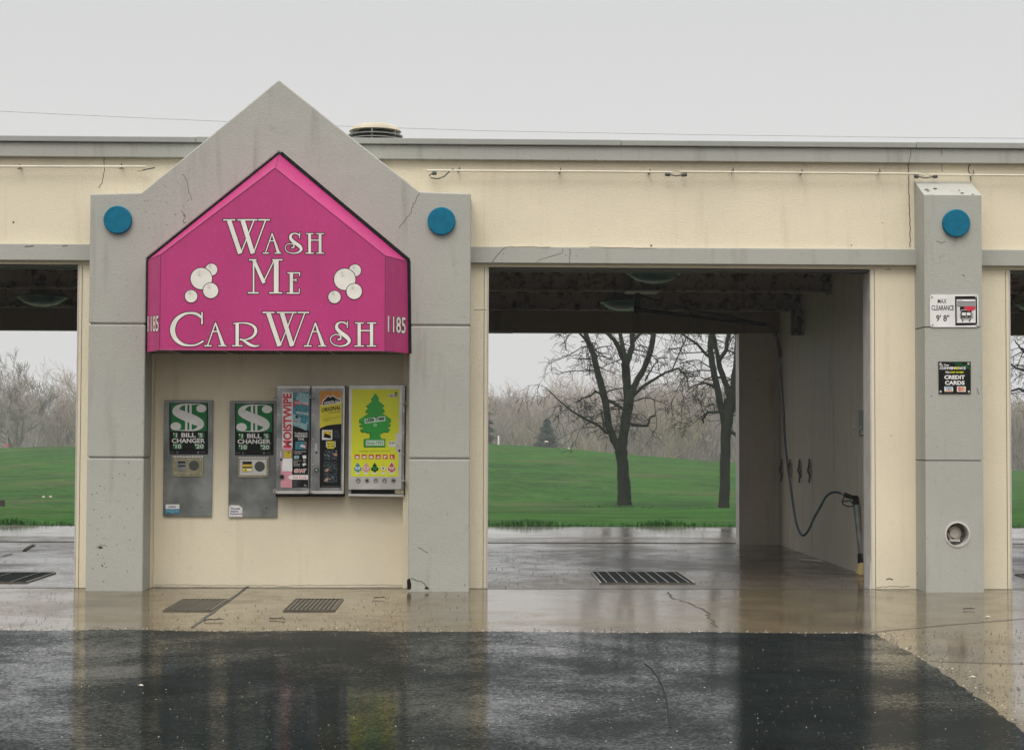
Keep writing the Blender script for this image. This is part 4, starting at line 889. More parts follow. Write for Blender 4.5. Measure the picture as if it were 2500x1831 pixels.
c2 = thing('credit_card_sign', F(2331, 961), 'small square black and green CREDIT CARDS sign screwed to the grey pillar', 'sign')
b = MB(); b.slab(F, [(2291, 883), (2292, 961.5), (2370, 961.5), (2370, 883)], 'black', .008, .003); b.build('plate', c2)
b = MB(); o = .009
for k in range(4): b.line(F, [(2328+k*5, 884), (2336+k*5, 892), (2352+k*2, 892), (2368, 903-k*4)], .9, 'green_print', o+.0002*k)
text(b, F, 'For Your', 2294, 888.5, 2317.5, 894, 'white_print', o+.001, .02); text(b, F, 'CONVEN', 2294, 895.5, 2331, 902, 'white_print', o+.001, .035); text(b, F, 'IE', 2331.5, 895.5, 2340, 902, 'gold', o+.001, .035); text(b, F, 'NCE', 2340.5, 895.5, 2357.5, 902, 'white_print', o+.001, .035)
text(b, F, 'We', 2308, 906, 2318, 911.5, 'white_print', o+.001, .02); text(b, F, 'now accept', 2319.5, 906, 2353, 912.5, 'lime', o+.001, .02); text(b, F, 'CREDIT', 2305.5, 916, 2355.5, 926, 'white_print', o+.001, .04); text(b, F, 'CARDS', 2307, 929.5, 2355, 939.5, 'white_print', o+.001, .04)
b.pp(F, [(2305.5, 943.5), (2306, 956.5), (2327, 956.5), (2326.5, 943.5)], 'white_print', o+.0006); b.pp(F, [(2306.5, 944.3), (2306.5, 946.3), (2326, 946.3), (2326, 944.3)], 'sky_blue', o+.001); b.pp(F, [(2306.5, 953.8), (2306.5, 955.8), (2326, 955.8), (2326, 953.8)], 'orange_print', o+.001); text(b, F, 'VISA', 2309, 947.5, 2323.5, 952.3, 'navy', o+.001, .03, .2)
b.pp(F, [(2336.5, 943.5), (2336.5, 956.5), (2357.5, 956.5), (2357.5, 943.5)], 'white_print', o+.0006); b.circ(F, 2343.2, 950, 5.2, 'red_print', o+.001, 18); b.circ(F, 2350.8, 950, 5.2, 'orange_print', o+.0014, 18); text(b, F, 'MasterCard', 2338.5, 948.8, 2355.5, 951.3, 'white_print', o+.002, .02)
b.build('print', c2)
for x, y in ((2296, 888.5), (2364.5, 888), (2296.5, 956), (2365.5, 956)):
    b = MB(); b.knob(F, x, y, 2.8, 'rivet', .0083, .004, 12); b.build('screw', c2)

# ================================================================ UNLIT TUBES UNDER THE CAP
FT = YF(-.075)
def neon(pts, standoffs, label, electrodes):
    p0 = FT(*pts[0]); t = thing('tube_light', p0, label, 'tube light', 'unlit tube lights along the fascia')
    b = MB(); b.tube([FT(*p) for p in pts], .010, 'white_tube', 8); b.build('tube', t, smooth=True)
    for x, y in standoffs:
        b = MB(); c = FT(x, y); b.tube([c+Vector((0, .07, 0)), c+Vector((0, .0, 0))], .009, 'brass', 6); b.tube([c+Vector((-.012, -.018, -.02)), c+Vector((0, -.005, -.022)), c+Vector((.012, 0, .0)), c+Vector((.004, .0, .028))], .005, 'trim_dark', 6); b.build('standoff', t)
    for kind, pts_ in electrodes:
        b = MB(); b.tube([FT(*p) for p in pts_], .017 if kind == 'cap' else .006, 'trim_dark' if kind != 'tan' else 'brass', 8); b.build('electrode' if kind != 'wire' else 'lead_wire', t, smooth=True)
    return t
neon([(-600, 406.5), (356, 407.5)], [(47, 408), (295, 407)], 'white unlit tube light under the cap, ending just before the gable', [('tan', [(335, 417), (348, 416)]), ('wire', [(348, 416), (362, 413), (378, 410)])])
neon([(1042, 417), (1400, 419), (1642, 421)], [(1120, 415), (1367, 418), (1585, 420)], 'white unlit tube light with a looping black lead beside the gable', [('cap', [(1055, 424), (1066, 423.5)]), ('wire', [(1055, 424), (1048, 429), (1052, 435), (1070, 437), (1085, 431), (1098, 418), (1108, 413)]), ('cap', [(1624, 426), (1636, 427)])])
neon([(1660, 420), (1950, 422.5), (2240, 425), (2256, 428)], [(1788, 417), (1956, 421), (2146, 420)], 'white unlit tube light over the right half of the open centre bay', [('cap', [(1664, 428), (1677, 427)]), ('wire', [(1636, 427), (1650, 430), (1664, 428)]), ('cap', [(2232, 431), (2242, 432)])])
neon([(2268, 427), (2500, 429), (2900, 433)], [(2375, 424)], 'white unlit tube light running past the top of the grey pillar', [('cap', [(2278, 432), (2288, 431)]), ('wire', [(2242, 432), (2260, 435), (2278, 432)])])

# ================================================================ BAY FITTINGS
def lamp(x, Y, z, label):
    t = thing('ceiling_light', (x, Y, z), label, 'ceiling light', 'round ceiling lights in the wash bays')
    b = MB(); b.lathe([(.0, -.105), (.10, -.098), (.19, -.07), (.255, -.025), (.272, 0)], (x, Y, z), 'lens', 'Z', 40); b.build('lens', t, smooth=True)
    b = MB(); b.lathe([(.272, -.006), (.292, -.004), (.292, .008), (.272, .012), (.12, .07), (.05, .12)], (x, Y, z), 'lens_rim', 'Z', 40); b.build('reflector', t, smooth=True)
    b = MB(); b.tube([(x, Y, z+.11), (x, Y, 3.36)], .05, 'trim_dark', 12); b.build('stem', t)
    return t
lx = PY(1595, 671, 2.35); lamp(lx.x, 2.35, PY(1595, 669, 2.35).z, 'green glass dish light hanging nearest the front of the centre bay')
lx = PY(1523, 743, 4.45); lamp(lx.x, 4.45, PY(1523, 739, 4.45).z, 'green glass dish light behind the boom pivot in the centre bay')
lx = PY(103, 728, 4.0); lamp(lx.x, 4.0, PY(103, 727, 4.0).z, 'green glass dish light seen through the narrow opening left of the gable')
lx = PY(2540, 742, 4.0); lamp(lx.x, 4.0, PY(2540, 744, 4.0).z, 'green glass dish light half hidden at the right end of the building')
def zq(px, py, z): return PY(px, py, z-15.9)
bm = thing('hose_boom', zq(1556, 716, 19.0), 'dark ceiling boom carrying the drooping high pressure hose in the centre bay', 'hose boom')
b = MB(); c = zq(1556, 740, 19.0); b.box(c.x-.14, c.x+.22, c.y-.12, c.y+.12, 3.03, 3.05, 'trim_light'); b.tube([(c.x, c.y, 3.03), (c.x, c.y, 2.86)], .03, 'rubber', 12); b.tube([(c.x, c.y, 2.88), (c.x, c.y, 2.80)], .042, 'black', 12)
b.box(c.x-.05, c.x+.05, c.y-.05, c.y+.05, 3.049, 3.36, 'rusty_steel'); b.build('pivot', bm)
A, B = zq(1560, 757, 19.0), zq(1876, 793, 18.5)
b = MB(); b.tube([A, B], .024, 'black', 10); b.tube([zq(1562, 722, 19.0), zq(1700, 758, 18.8), zq(1860, 789, 18.5)], .009, 'black', 6); b.tube([zq(1672, 740, 18.85), zq(1692, 770, 18.8)], .010, 'rubber', 6)
b.prism([zq(1562, 722, 19.0), zq(1590, 752, 18.97), zq(1562, 756, 19.0)], (0, .008, 0), 'trim_dark'); b.build('arm', bm, smooth=True)
hp = [(1870, 792.5, 18.5), (1878, 795, 18.5), (1888, 805, 18.48), (1896, 825, 18.46), (1902, 850, 18.44), (1905, 872, 18.42)]
P = [zq(*p) for p in cr_path([(x, y, z) for x, y, z in hp], 10)]
b = MB(); b.tube(P, .015, 'rubber', 8)
turns = []
for i in range(len(P)-1):
    for k in range(6):
        t = k/6; q = P[i].lerp(P[i+1], t); a = (i*6+k)*1.25; d = (P[i+1]-P[i]).normalized(); u = d.cross(Vector((0, 1, 0))).normalized(); turns.append(q+(u*math.cos(a)+Vector((0, 1, 0))*math.sin(a))*.022)
b.tube(turns, .0035, 'trim_dark', 5); b.build('spring_guard', bm, smooth=True)
hs_ = [(1905, 872, 18.42), (1908, 930, 18.4), (1912.7, 1000, 18.35), (1916, 1068, 18.3), (1923, 1136, 18.25), (1929, 1177, 18.2), (1937, 1237, 18.1), (1945.5, 1281, 18.05), (1958.5, 1306.5, 18.0), (1972.6, 1296, 17.95), (1986, 1267, 17.9), (2002.5, 1237, 17.85), (2018, 1211, 17.8), (2037, 1201, 17.75), (2056, 1205.5, 17.7)]
b = MB(); b.tube([zq(*p) for p in cr_path(hs_, 8)], .0125, 'hose_blue', 10); b.build('hose', bm, smooth=True)
gz = 17.68
sgn = thing('spray_gun', zq(2085, 1235, gz), 'black trigger spray gun hooked on the hose end above the grey holder tube', 'spray gun')
b = MB(); b.tube([zq(2055, 1205, gz), zq(2062, 1207.5, gz), ], .011, 'brass', 8); b.build('coupling', sgn)
b = MB(); b.tube([zq(x, y, gz) for x, y in ((2060, 1206), (2068, 1210), (2080, 1214), (2089, 1215))], [.022, .026, .024, .024], 'black', 10)
b.slab(YF(gz-15.9), [(2083, 1214), (2087, 1209.5), (2094, 1209.5), (2097, 1215), (2098, 1231), (2094, 1236), (2086, 1235), (2083, 1222)], 'black', .02, -.02); b.build('body', sgn, bevel=.004)
b = MB(); b.tube([zq(*p) for p in cr_path([(2063, 1211, gz), (2058, 1219, gz), (2056, 1226, gz), (2062, 1233, gz), (2074, 1236, gz), (2088, 1234, gz)], 4)], .007, 'black', 6); b.tube([zq(*p) for p in cr_path([(2058, 1225, gz), (2066, 1222.5, gz), (2077, 1223, gz), (2083, 1230, gz), (2087, 1234, gz)], 4)], .008, 'black', 6); b.build('trigger_guard', sgn, smooth=True)
gh = thing('wand_holder', zq(2104, 1400, 17.6), 'grey tube holder on a yellow pipe foot, leaning on the bay wall', 'wand holder')
b = MB(); b.tube([zq(2091.5, 1232, gz), zq(2105, 1356, 17.62)], .040, 'grey_metal', 20, False); b.build('tube', gh, smooth=True)
b = MB(); b.tube([zq(2104.5, 1352, 17.62), zq(2106.5, 1374, 17.6)], [.048, .055], 'black', 16); b.tube([zq(2106, 1364, 17.6), zq(2119, 1366, 17.6)], .028, 'rubber', 10); b.tube([zq(2107, 1372, 17.6), zq(2116, 1374, 17.6)], .015, 'hose_blue', 8); b.build('clamp', gh, smooth=True)
b = MB(); b.tube([zq(2108, 1374, 17.6), zq(2106, 1385, 17.6), zq(2103, 1402, 17.6)], [.052, .056, .062], 'pvc', 16); b.tube([zq(2106.5, 1383, 17.6), zq(2106, 1386.5, 17.6)], .062, 'pvc', 16); b.build('foot', gh, smooth=True)
for i, (x, s_) in enumerate(((1910, 'farthest from the opening'), (1931, 'behind the hanging hose'), (1954.5, 'just in front of the hanging hose'), (1978.5, 'nearest the bay opening'))):
    c = PX(x, 1148, X_B-.008); t = thing('mat_clip', c, 'rusty floor mat clip on the bay wall, '+s_, 'mat clip', 'floor mat clips on the bay wall')
    b = MB(); b.box(c.x-.006, c.x-.0005, c.y-.055, c.y+.055, c.z-.09, c.z+.10, 'rusty_steel'); b.build('plate', t)
    b = MB(); b.tube([(c.x-.02, c.y-.05, c.z+.14), (c.x-.03, c.y-.055, c.z+.06), (c.x-.045, c.y-.06, c.z), (c.x-.02, c.y-.055, c.z-.06), (c.x-.03, c.y-.06, c.z-.15)], .011, 'trim_dark', 6); b.build('clip', t, smooth=True)
for (xa, xb, mats, lb) in ((2073.5, 2090, ('pale_green', 'trim_light'), 'faded pale notice with a worn surface on the bay wall'), (2097, 2115, ('photo_dark', 'teal_light'), 'dark notice nearest the opening on the bay wall')):
    pa_, pb_ = PX(xa, 1000, X_B-.008), PX(xb, 1000, X_B-.008); z0, z1 = PX(xa, 1066, X_B-.008).z, PX(xa, 1002, X_B-.008).z
    t = thing('wall_notice', (X_B-.01, (pa_.y+pb_.y)/2, z0), lb, 'notice'); b = MB(); b.box(X_B-.014, X_B-.0085, pb_.y, pa_.y, z0, z1, mats[0] if mats[0] == 'photo_dark' else 'bay_wall'); b.build('board', t)
    b = MB()
    for k in range(9 if mats[0] != 'photo_dark' else 4):
        yy = pb_.y+.02+rnd.random()*.2; zz = z0+.03+k*.024; b.box(X_B-.0155, X_B-.0145, yy, min(yy+.05+rnd.random()*.12, pa_.y-.01), zz, zz+.010, mats[1] if k % 3 else 'white_print')
    b.build('print', t)
b = MB(); c = PG(1985, 1367, .012); 
b.tube([PG(1955, 1366, .012), PG(1985, 1368, .014), PG(2008, 1371, .012)], .012, 'trim_light', 6); tag(b.build('squeegee_strip'), 'pale strip of trim lying on the dark floor by the wall', 'debris')
# drain grates
def grate(x0, x1, y0, y1, label, n, z=.004, cat='drain grate', style='bar'):
    t = thing('drain_grate', ((x0+x1)/2, (y0+y1)/2, 0), label, cat)
    b = MB(); w = .012
    b.box(x0, x1, y0, y0+w, -.02, z+.008, 'rib_cover' if style == 'bar' else 'rib_cover'); b.box(x0, x1, y1-w, y1, -.02, z+.008, 'iron_wet'); b.box(x0, x0+w, y0+w, y1-w, -.02, z+.008, 'trim_light' if style == 'bar' else 'rib_cover'); b.box(x1-w, x1, y0+w, y1-w, -.02, z+.008, 'trim_light' if style == 'bar' else 'rib_cover'); b.build('frame', t)
    b = MB(); b.poly([(x0+w, y0+w, .003), (x1-w, y0+w, .003), (x1-w, y1-w, .003), (x0+w, y1-w, .003)], 'black')
    L = (x1-x0-2*w)/n
    for k in range(n): xx = x0+w+L*(k+.5); b.box(xx-L*(.33 if style != 'bar' else .12), xx+L*(.33 if style != 'bar' else .12), y0+w+.002, y1-w-.002, .0032, z+.005, 'rib_cover' if style != 'bar' else 'iron_wet')
    if style == 'bar':
        for k in range(9): xx = x0+w+(x1-x0-2*w)*(k+.5)/9; b.box(xx-.003, xx+.003, y0+w+.002, y1-w-.002, z+.006, z+.012, 'trim_light')
        m_ = int((y1-y0)/.035)
        for k in range(m_): yy = y0+w+(y1-y0-2*w)*(k+.5)/m_; b.box(x0+w+.002, x1-w-.002, yy-.006, yy+.006, z+.001, z+.0045, 'iron_wet')
    b.build('bars', t)
grate(1.235, 2.155, .48, 1.80, 'steel floor grate with pale cross bars in the centre bay', 36)
grate(-6.8, -4.26, .48, 1.62, 'wide dark floor grate in the bay left of the gable', 70)
grate(5.62, 8.2, .48, 1.62, 'wide dark floor grate in the bay right of the grey pillar', 70)
def cover(p, label):
    q = [PG(*u) for u in p]; x0 = (q[0].x+q[3].x)/2; x1 = (q[1].x+q[2].x)/2; y1 = (q[0].y+q[1].y)/2; y0 = (q[2].y+q[3].y)/2
    grate(x0, x1, y0, y1, label, 11, .003, 'drain cover', 'rib')
cover(((444.5, 1465), (556, 1465), (521, 1492), (397, 1492)), 'ribbed metal drain cover touching the diagonal joint in the apron')
cover(((720.8, 1464), (839, 1464), (817, 1492), (691.5, 1492)), 'ribbed metal drain cover on bare apron beneath the steel vending boxes')
# roof vent
vc = PY(916, 330, 2.6); r_ = .285; zv = PY(916, 303, 2.6).z
t = thing('roof_vent', (vc.x, 2.6, 3.75), 'cream mushroom roof vent poking up behind the gable', 'roof vent')
b = MB(); prof = [(0, 0), (.09, -.003), (.17, -.014), (.225, -.030), (.262, -.052), (.285, -.088), (.275, -.092), (.2, -.09)]
b.lathe([(r, h) for r, h in prof][::-1], (vc.x, 2.6, zv), 'vent_cream', 'Z', 48); b.build('cap', t, smooth=True)
b = MB()
for dz, rr_ in ((-.135, .30), (-.175, .29), (-.215, .28)): b.lathe([(rr_-.05, -.005), (rr_, -.012), (rr_+.004, 0), (rr_-.05, .008)], (vc.x, 2.6, zv+dz), 'vent_ring', 'Z', 48)
b.build('ring', t, smooth=True)
for k in range(6):
    a = 2*math.pi*k/6+.45; b = MB(); b.tube([(vc.x+.27*math.cos(a), 2.6+.27*math.sin(a), zv-.09), (vc.x+.27*math.cos(a), 2.6+.27*math.sin(a), zv-.24)], .007, 'vent_ring', 6); b.build('post', t)
b = MB(); b.tube([(vc.x, 2.6, 3.75), (vc.x, 2.6, zv-.06)], .19, 'vent_dark', 24); b.build('throat', t)
# overhead wire beyond the building
wy = 22.0; ws = [(0, 272), (275, 285), (550, 297), (830, 308), (1200, 320), (1700, 329), (2228, 336), (2500, 338)]
W_ = [PY(x, y, wy) for x, y in ws]; a = W_[0]+(W_[0]-W_[1])*12; b_ = W_[-1]+(W_[-1]-W_[-2])*10
b = MB(); b.tube([a]+W_+[b_], .0085, 'wire', 6, False); tag(b.build('overhead_wire', org=W_[4]), 'thin grey overhead wire crossing the sky above the roof', 'wire')
# debris on the ground
def gravel():
    b = MB(); rr = random.Random(11)
    def stone(p, s_, mat):
        vs = []
        for dx, dy, dz in ((1, 0, 0), (-1, 0, 0), (0, 1, 0), (0, -1, 0), (0, 0, .8), (0, 0, -.3)):
            q = s_*rr.uniform(.6, 1.2); vs.append((p[0]+dx*q, p[1]+dy*q, p[2]+dz*q))
        b.add(vs, [(0, 2, 4), (2, 1, 4), (1, 3, 4), (3, 0, 4), (2, 0, 5), (1, 2, 5), (3, 1, 5), (0, 3, 5)], mat)
    for _ in range(1700):                        # along the asphalt edge
        e = edge[rr.randrange(0, len(edge)-5)]; stone((e[0]+rr.gauss(0, .1), e[1]+abs(rr.gauss(0, .13))-.05, .008), rr.uniform(.003, .009), rr.choice(('stone', 'stone', 'bark_litter', 'pale_stone')))
    for _ in range(700):                         # over the right corner of the apron
        p = PG(rr.uniform(2080, 2620), rr.uniform(1540, 1700)); stone((p.x, p.y, .004), rr.uniform(.003, .009), 'stone')
    for _ in range(350): p = PG(rr.uniform(350, 1150), 1440+100*rr.random()**.5); stone((p.x, p.y, .004), rr.uniform(.003, .008), rr.choice(('stone', 'bark_litter')))
    for _ in range(520): p = PG(rr.uniform(1188, 2100), rr.uniform(1335, 1440)); stone((p.x, p.y, .004), rr.uniform(.003, .009), rr.choice(('stone', 'bark_litter')))
    for _ in range(900): p = PG(rr.uniform(-60, 2560), 1545+300*rr.random()**1.0); stone((p.x, p.y, .017), rr.uniform(.002, .005), rr.choice(('stone', 'stone', 'stone', 'pale_stone', 'bark_litter', 'stone')))
    for _ in range(300): p = PG(rr.uniform(-40, 180), rr.uniform(1330, 1530)); stone((p.x, p.y, .006), rr.uniform(.003, .008), 'stone')
    return b.build('gravel')
tag(gravel(), kind='stuff')
def twig(px, py, n, label, L=.14, z=.012):
    rr = random.Random(px); p = PG(px, py, z); b = MB(); P = [p]
    for k in range(4): P.append(P[-1]+Vector((L/4, rr.uniform(-.03, .03), rr.uniform(-.003, .004))))
    b.tube(P, [.005, .005, .004, .003, .002], 'bark_litter', 5); b.tube([P[2], P[2]+Vector((.04, .03, .006))], .0025, 'bark_litter', 5); b.tube([P[3], P[3]+Vector((.03, -.03, .004))], .002, 'bark_litter', 5)
    tag(b.build('twig', org=p), label, 'twig', 'twigs dropped on the apron')
twig(500, 1513, 0, 'forked wet twig on the apron just right of the diagonal joint'); twig(658, 1508, 0, 'short wet twig below the ribbed drain cover on the bare apron', .13); twig(912, 1459, 0, 'small bent twig in front of the third steel vending box', .10); twig(2352, 1486, 0, 'dark stub of twig on the apron before the grey pillar', .09)
def scrap(px, py, w, label, mat='white_print', z=.019):
    p = PG(px, py, z); b = MB(); b.add([p+Vector(v) for v in ((-w, 0, 0), (-w*.4, -w*.7, .006), (w, -w*.3, .002), (w*.5, w*.6, .008), (-w*.3, w*.5, .003), (0, 0, .012))], [(0, 1, 5), (1, 2, 5), (2, 3, 5), (3, 4, 5), (4, 0, 5)], mat); tag(b.build('litter', org=p), label, 'litter')
scrap(343, 1674, .018, 'white scrap of litter on the asphalt below the left gable pillar', 'pale_stone'); scrap(2411, 1506, .03, 'pale scrap of litter on the apron past the grey pillar', 'pale_stone', .006); scrap(2375, 1653, .02, 'small pale paper shred on the concrete near the asphalt edge', 'pale_stone', .006)

# ================================================================ TREES AND LAWN
class Wood:
    def __init__(s, seed, rmin): s.r = random.Random(seed); s.rmin = rmin; s.b = MB(); s.tw = MB(); s.tips = []
    def limb(s, pts, rads, mat, n=7): s.b.tube(pts, rads, mat, n)
    def grow(s, p, d, L, r, depth, mat, droop=0.0, up=.15, spread=.75, kids=(2, 4), n=4, twig=None):
        rr = s.r; k = 4 if depth < 2 else 6; P = [Vector(p)]; dd = Vector(d).normalized()
        for i in range(k):
            dd = (dd+Vector((rr.gauss(0, .24), rr.gauss(0, .24), rr.gauss(0, .20)+up*.22-droop*.28))).normalized(); P.append(P[-1]+dd*(L/k))
        r1 = max(r*.45, s.rmin); (s.tw if depth <= 1 else s.b).tube(P, [max(s.rmin, r+(r1-r)*i/k) for i in range(k+1)], twig or mat, 3 if depth <= 1 else n, False)
        if depth <= 0: s.tips.append(P[-1]); return
        for _ in range(rr.randint(*kids)):
            t = rr.uniform(.25, 1.0); i = min(int(t*k), k-1); q = P[i].lerp(P[i+1], t*k-i)
            perp = dd.cross(Vector((rr.gauss(0, 1), rr.gauss(0, 1), rr.gauss(0, 1)))); perp = perp.normalized() if perp.length > 1e-4 else Vector((1, 0, 0))
            nd = (dd*(1-spread*.5)+perp*spread+Vector((0, 0, up))).normalized()
            s.grow(q, nd, L*rr.uniform(.5, .78), max(s.rmin, r*rr.uniform(.4, .6)), depth-1, mat, droop, up, spread, kids, n, twig)
    def finish(s, loc, label, cat='tree', group=None, name='bare_tree', parts=True):
        loc = Vector(loc)
        if parts:
            t = thing(name, loc, label, cat, group); s.b.build('trunk', t, smooth=True); s.tw.build('crown', t); return t
        o = len(s.b.v); s.b.add(s.tw.v, s.tw.f, s.tw.ms[0]); return tag(s.b.build(name, org=loc), label, cat, group)
TZ = 60.0
def traced(seed, limbs, base, label, zoff, side_n=26):
    w = Wood(seed, .007); rr = w.r
    for li, (pts, spawn) in enumerate(limbs):
        off = 0 if li == 0 else rr.uniform(-1.2, 1.2); n = len(pts); P, Rr = [], []
        for i, (x, y, hw) in enumerate(pts): P.append(zq(x, y, zoff)+Vector((0, off*i/max(n-1, 1), 0))); Rr.append(max(.012, hw*1.1*zoff/FPX))
        if li == 0: P[0].z = hgt(P[0].x, P[0].y)-.15; Rr[0] *= 1.15
        # finer path with a little wobble
        Q, S = [], []
        for i in range(n-1):
            for k in range(3): t = k/3; Q.append(P[i].lerp(P[i+1], t)+Vector((rr.uniform(-.02, .02), rr.uniform(-.02, .02), 0))*(1 if k else 0)); S.append((Rr[i]+(Rr[i+1]-Rr[i])*t)*rr.uniform(.95, 1.06))
        Q.append(P[-1]); S.append(Rr[-1]); w.limb(Q, S, 'bark', 9 if Rr[0] > .08 else 5)
        for _ in range(int(spawn*.46+.5)):
            i = rr.randrange(max(1, len(Q)//5), len(Q)); q = Q[i]; a = rr.uniform(0, 2*math.pi)
            d = Vector((math.cos(a), math.sin(a)*.8, rr.uniform(-.25, .55))); w.grow(q, d, rr.uniform(.6, 1.6), min(.026, S[i]*.40), 3, 'bark', droop=.42, up=.14, spread=.7, kids=(2, 3), n=4)
    return w.finish(base, label, group='large bare trees on the lawn')
B0 = on_lawn(1525, TZ)
traced(21, [
 ([(1524.5, 1243, 24), (1524.5, 1234, 17.5), (1524.5, 1215, 15.5), (1523.4, 1178, 14), (1520, 1127, 12.5), (1515, 1098, 14.5)], 0),
 ([(1513, 1100, 9), (1497.7, 1072, 9), (1485.6, 1036, 8), (1479.5, 981.5, 8), (1472, 951, 8), (1460, 906, 7), (1452, 866.6, 6.5), (1437, 830, 6), (1431, 812, 5), (1424, 740, 4), (1412, 660, 3), (1404, 600, 1.5)], 58),
 ([(1436, 833, 3), (1410, 812, 2.5), (1385, 770, 2), (1370, 720, 1)], 7),
 ([(1516, 1104, 12), (1522, 1066, 11), (1528, 1027, 10.5), (1536, 981.5, 12), (1532.5, 936, 9.5), (1528, 884.7, 9.5)], 4),
 ([(1528, 892, 7), (1513, 854.5, 6), (1498, 830, 5), (1479.5, 813.6, 4.5), (1460, 770, 3.8), (1450, 700, 3), (1446, 620, 1.5)], 14),
 ([(1528, 888, 7), (1522, 851, 5.2), (1516, 815, 4.5), (1510, 740, 4), (1500, 640, 2.5), (1498, 560, 1.2)], 14),
 ([(1529, 890, 7), (1536, 872, 6.3), (1544.6, 845, 6), (1543, 818, 5.2), (1538, 740, 4), (1545, 640, 2.5), (1548, 560, 1.2)], 14),
 ([(1543, 840, 4), (1550, 830, 4), (1564, 815, 3.5), (1588, 770, 3), (1600, 700, 2)], 8),
 ([(1536, 985, 9), (1543, 960, 8), (1552, 936, 6.8), (1573, 900, 6.5), (1588.5, 860.5, 6.5), (1596, 818, 6), (1602, 760, 5), (1614, 680, 3.5), (1620, 600, 1.5)], 16),
 ([(1546, 968, 4), (1567, 945, 3.4), (1600.6, 924, 3), (1621.8, 910.4, 2.5), (1652, 901.4, 2.2), (1670, 921, 1.7), (1673.5, 945, 1)], 10),
 ([(1575, 930, 2), (1590, 905, 1.6), (1610, 873, 1.3), (1635, 872, 1)], 3),
 ([(1640, 905, 1.6), (1655, 860, 1.3), (1667, 825, 1)], 3),
 ([(1524, 1001, 4), (1504, 984.6, 4.5), (1485, 975, 4)], 2),
 ([(1492, 1060, 2.5), (1477, 1056, 2.5), (1461, 1039, 3), (1422, 1021, 2.5), (1392, 1002.7, 2), (1361.5, 978.5, 1.6), (1331, 948, 1)], 9),
 ([(1530, 1030, 3), (1541, 1035, 3), (1564, 1039, 3), (1584, 1039, 3), (1591.5, 1018, 2.3), (1606.6, 1013.3, 1.8)], 6),
 ([(1468, 962, 2.5), (1452, 955, 2.5), (1440, 968, 2), (1420, 972, 1.5), (1405, 985, 1)], 16),
 ([(1468, 1000, 1.6), (1470, 1025, 2), (1472, 1052, 3)], 4),
], B0, 'large bare spreading tree in the lawn, its trunk forking low into many limbs', TZ)
B1 = on_lawn(1767, 58.5)
traced(33, [
 ([(1767, 1253, 18), (1767, 1244, 13.5), (1767.5, 1225, 12), (1770, 1163, 11), (1771.5, 1072, 12), (1776, 1030, 13), (1783, 975, 14)], 0),
 ([(1770, 1040, 8), (1761, 997, 8), (1749, 945, 7.5), (1740, 906, 7), (1731, 860.5, 7), (1734, 815, 7), (1738, 740, 5), (1732, 660, 3), (1730, 600, 1.5)], 34),
 ([(1783, 975, 9), (1777, 945, 7), (1761, 900, 6), (1755, 860, 5), (1747, 818, 5), (1742, 740, 3), (1748, 650, 1.5)], 14),
 ([(1757, 880, 5), (1773, 854, 5), (1779, 815, 5), (1788, 740, 3.5), (1786, 640, 1.8)], 12),
 ([(1786, 975, 10), (1794, 942, 9), (1800, 875.6, 7), (1806, 800, 6), (1815, 720, 4), (1822, 620, 2)], 16),
 ([(1786, 1005, 7), (1815, 975, 6), (1838, 920, 5), (1850, 850, 4), (1856, 760, 2.5)], 18),
 ([(1733, 872, 4), (1727.7, 866.6, 3.7), (1706.5, 839, 3), (1673, 813.6, 2.5), (1645, 785, 2), (1620, 740, 1)], 9),
 ([(1768, 1010, 3), (1757, 1006, 3), (1733.6, 1006, 3), (1721.6, 1024, 2.5), (1729, 1033, 1.5)], 8),
 ([(1750, 950, 3), (1725, 935, 2.2), (1705, 938, 1.5), (1690, 950, 1)], 10),
 ([(1775, 1050, 5), (1795, 1060, 4), (1815, 1090, 3)], 0),
], B1, 'tall bare tree at the bay edge with a slim brown trunk and crowded upper limbs', 58.5)
B2 = on_lawn(2560, 62)
traced(45, [
 ([(2560, 1250, 14), (2556, 1150, 12), (2552, 1080, 12), (2548, 1010, 11)], 3),
 ([(2548, 1015, 8), (2530, 960, 7), (2516, 900, 6), (2504, 850, 5), (2500, 780, 4), (2496, 680, 2)], 22),
 ([(2550, 1015, 8), (2560, 940, 7), (2575, 860, 6), (2580, 760, 4), (2590, 640, 2)], 12),
 ([(2540, 985, 4), (2518, 960, 3.4), (2497, 948, 3), (2478, 955, 2.2), (2462, 972, 1.2)], 16),
 ([(2522, 925, 4), (2505, 905, 3), (2485, 898, 2.2), (2465, 880, 1.4)], 16),
 ([(2510, 880, 3), (2494, 860, 2.6), (2477, 850, 2), (2460, 835, 1.2)], 14),
], B2, 'bare tree whose tangled branches show in the narrow gap beyond the grey pillar', 62)
# trees far off, in the haze
def far_proto(seed, H, spread, mat, rmin, depth=4, kids=(3, 5), stems=5):
    w = Wood(seed, rmin); rr = w.r
    w.limb([Vector((0, 0, -.5)), Vector((rr.uniform(-.1, .1), 0, H*.18)), Vector((rr.uniform(-.3, .3), 0, H*.36))], [H*.016, H*.013, H*.010], mat, 6)
    for k in range(stems):
        a = 2*math.pi*k/stems+rr.random(); z = H*rr.uniform(.18, .36)
        w.grow(Vector((0, 0, z)), Vector((math.cos(a)*spread, math.sin(a)*spread, 1)), H*rr.uniform(.34, .46), H*.008, depth, mat, up=.30, spread=.50, kids=kids, n=3)
    w.b.add(w.tw.v, w.tw.f, w.tw.ms[0]); return w.b
far = []
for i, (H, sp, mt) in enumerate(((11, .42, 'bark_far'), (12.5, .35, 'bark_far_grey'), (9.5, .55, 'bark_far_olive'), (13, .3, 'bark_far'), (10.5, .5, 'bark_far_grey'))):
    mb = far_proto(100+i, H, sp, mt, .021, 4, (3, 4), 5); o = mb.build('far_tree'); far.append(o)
rr = random.Random(77); spots = []
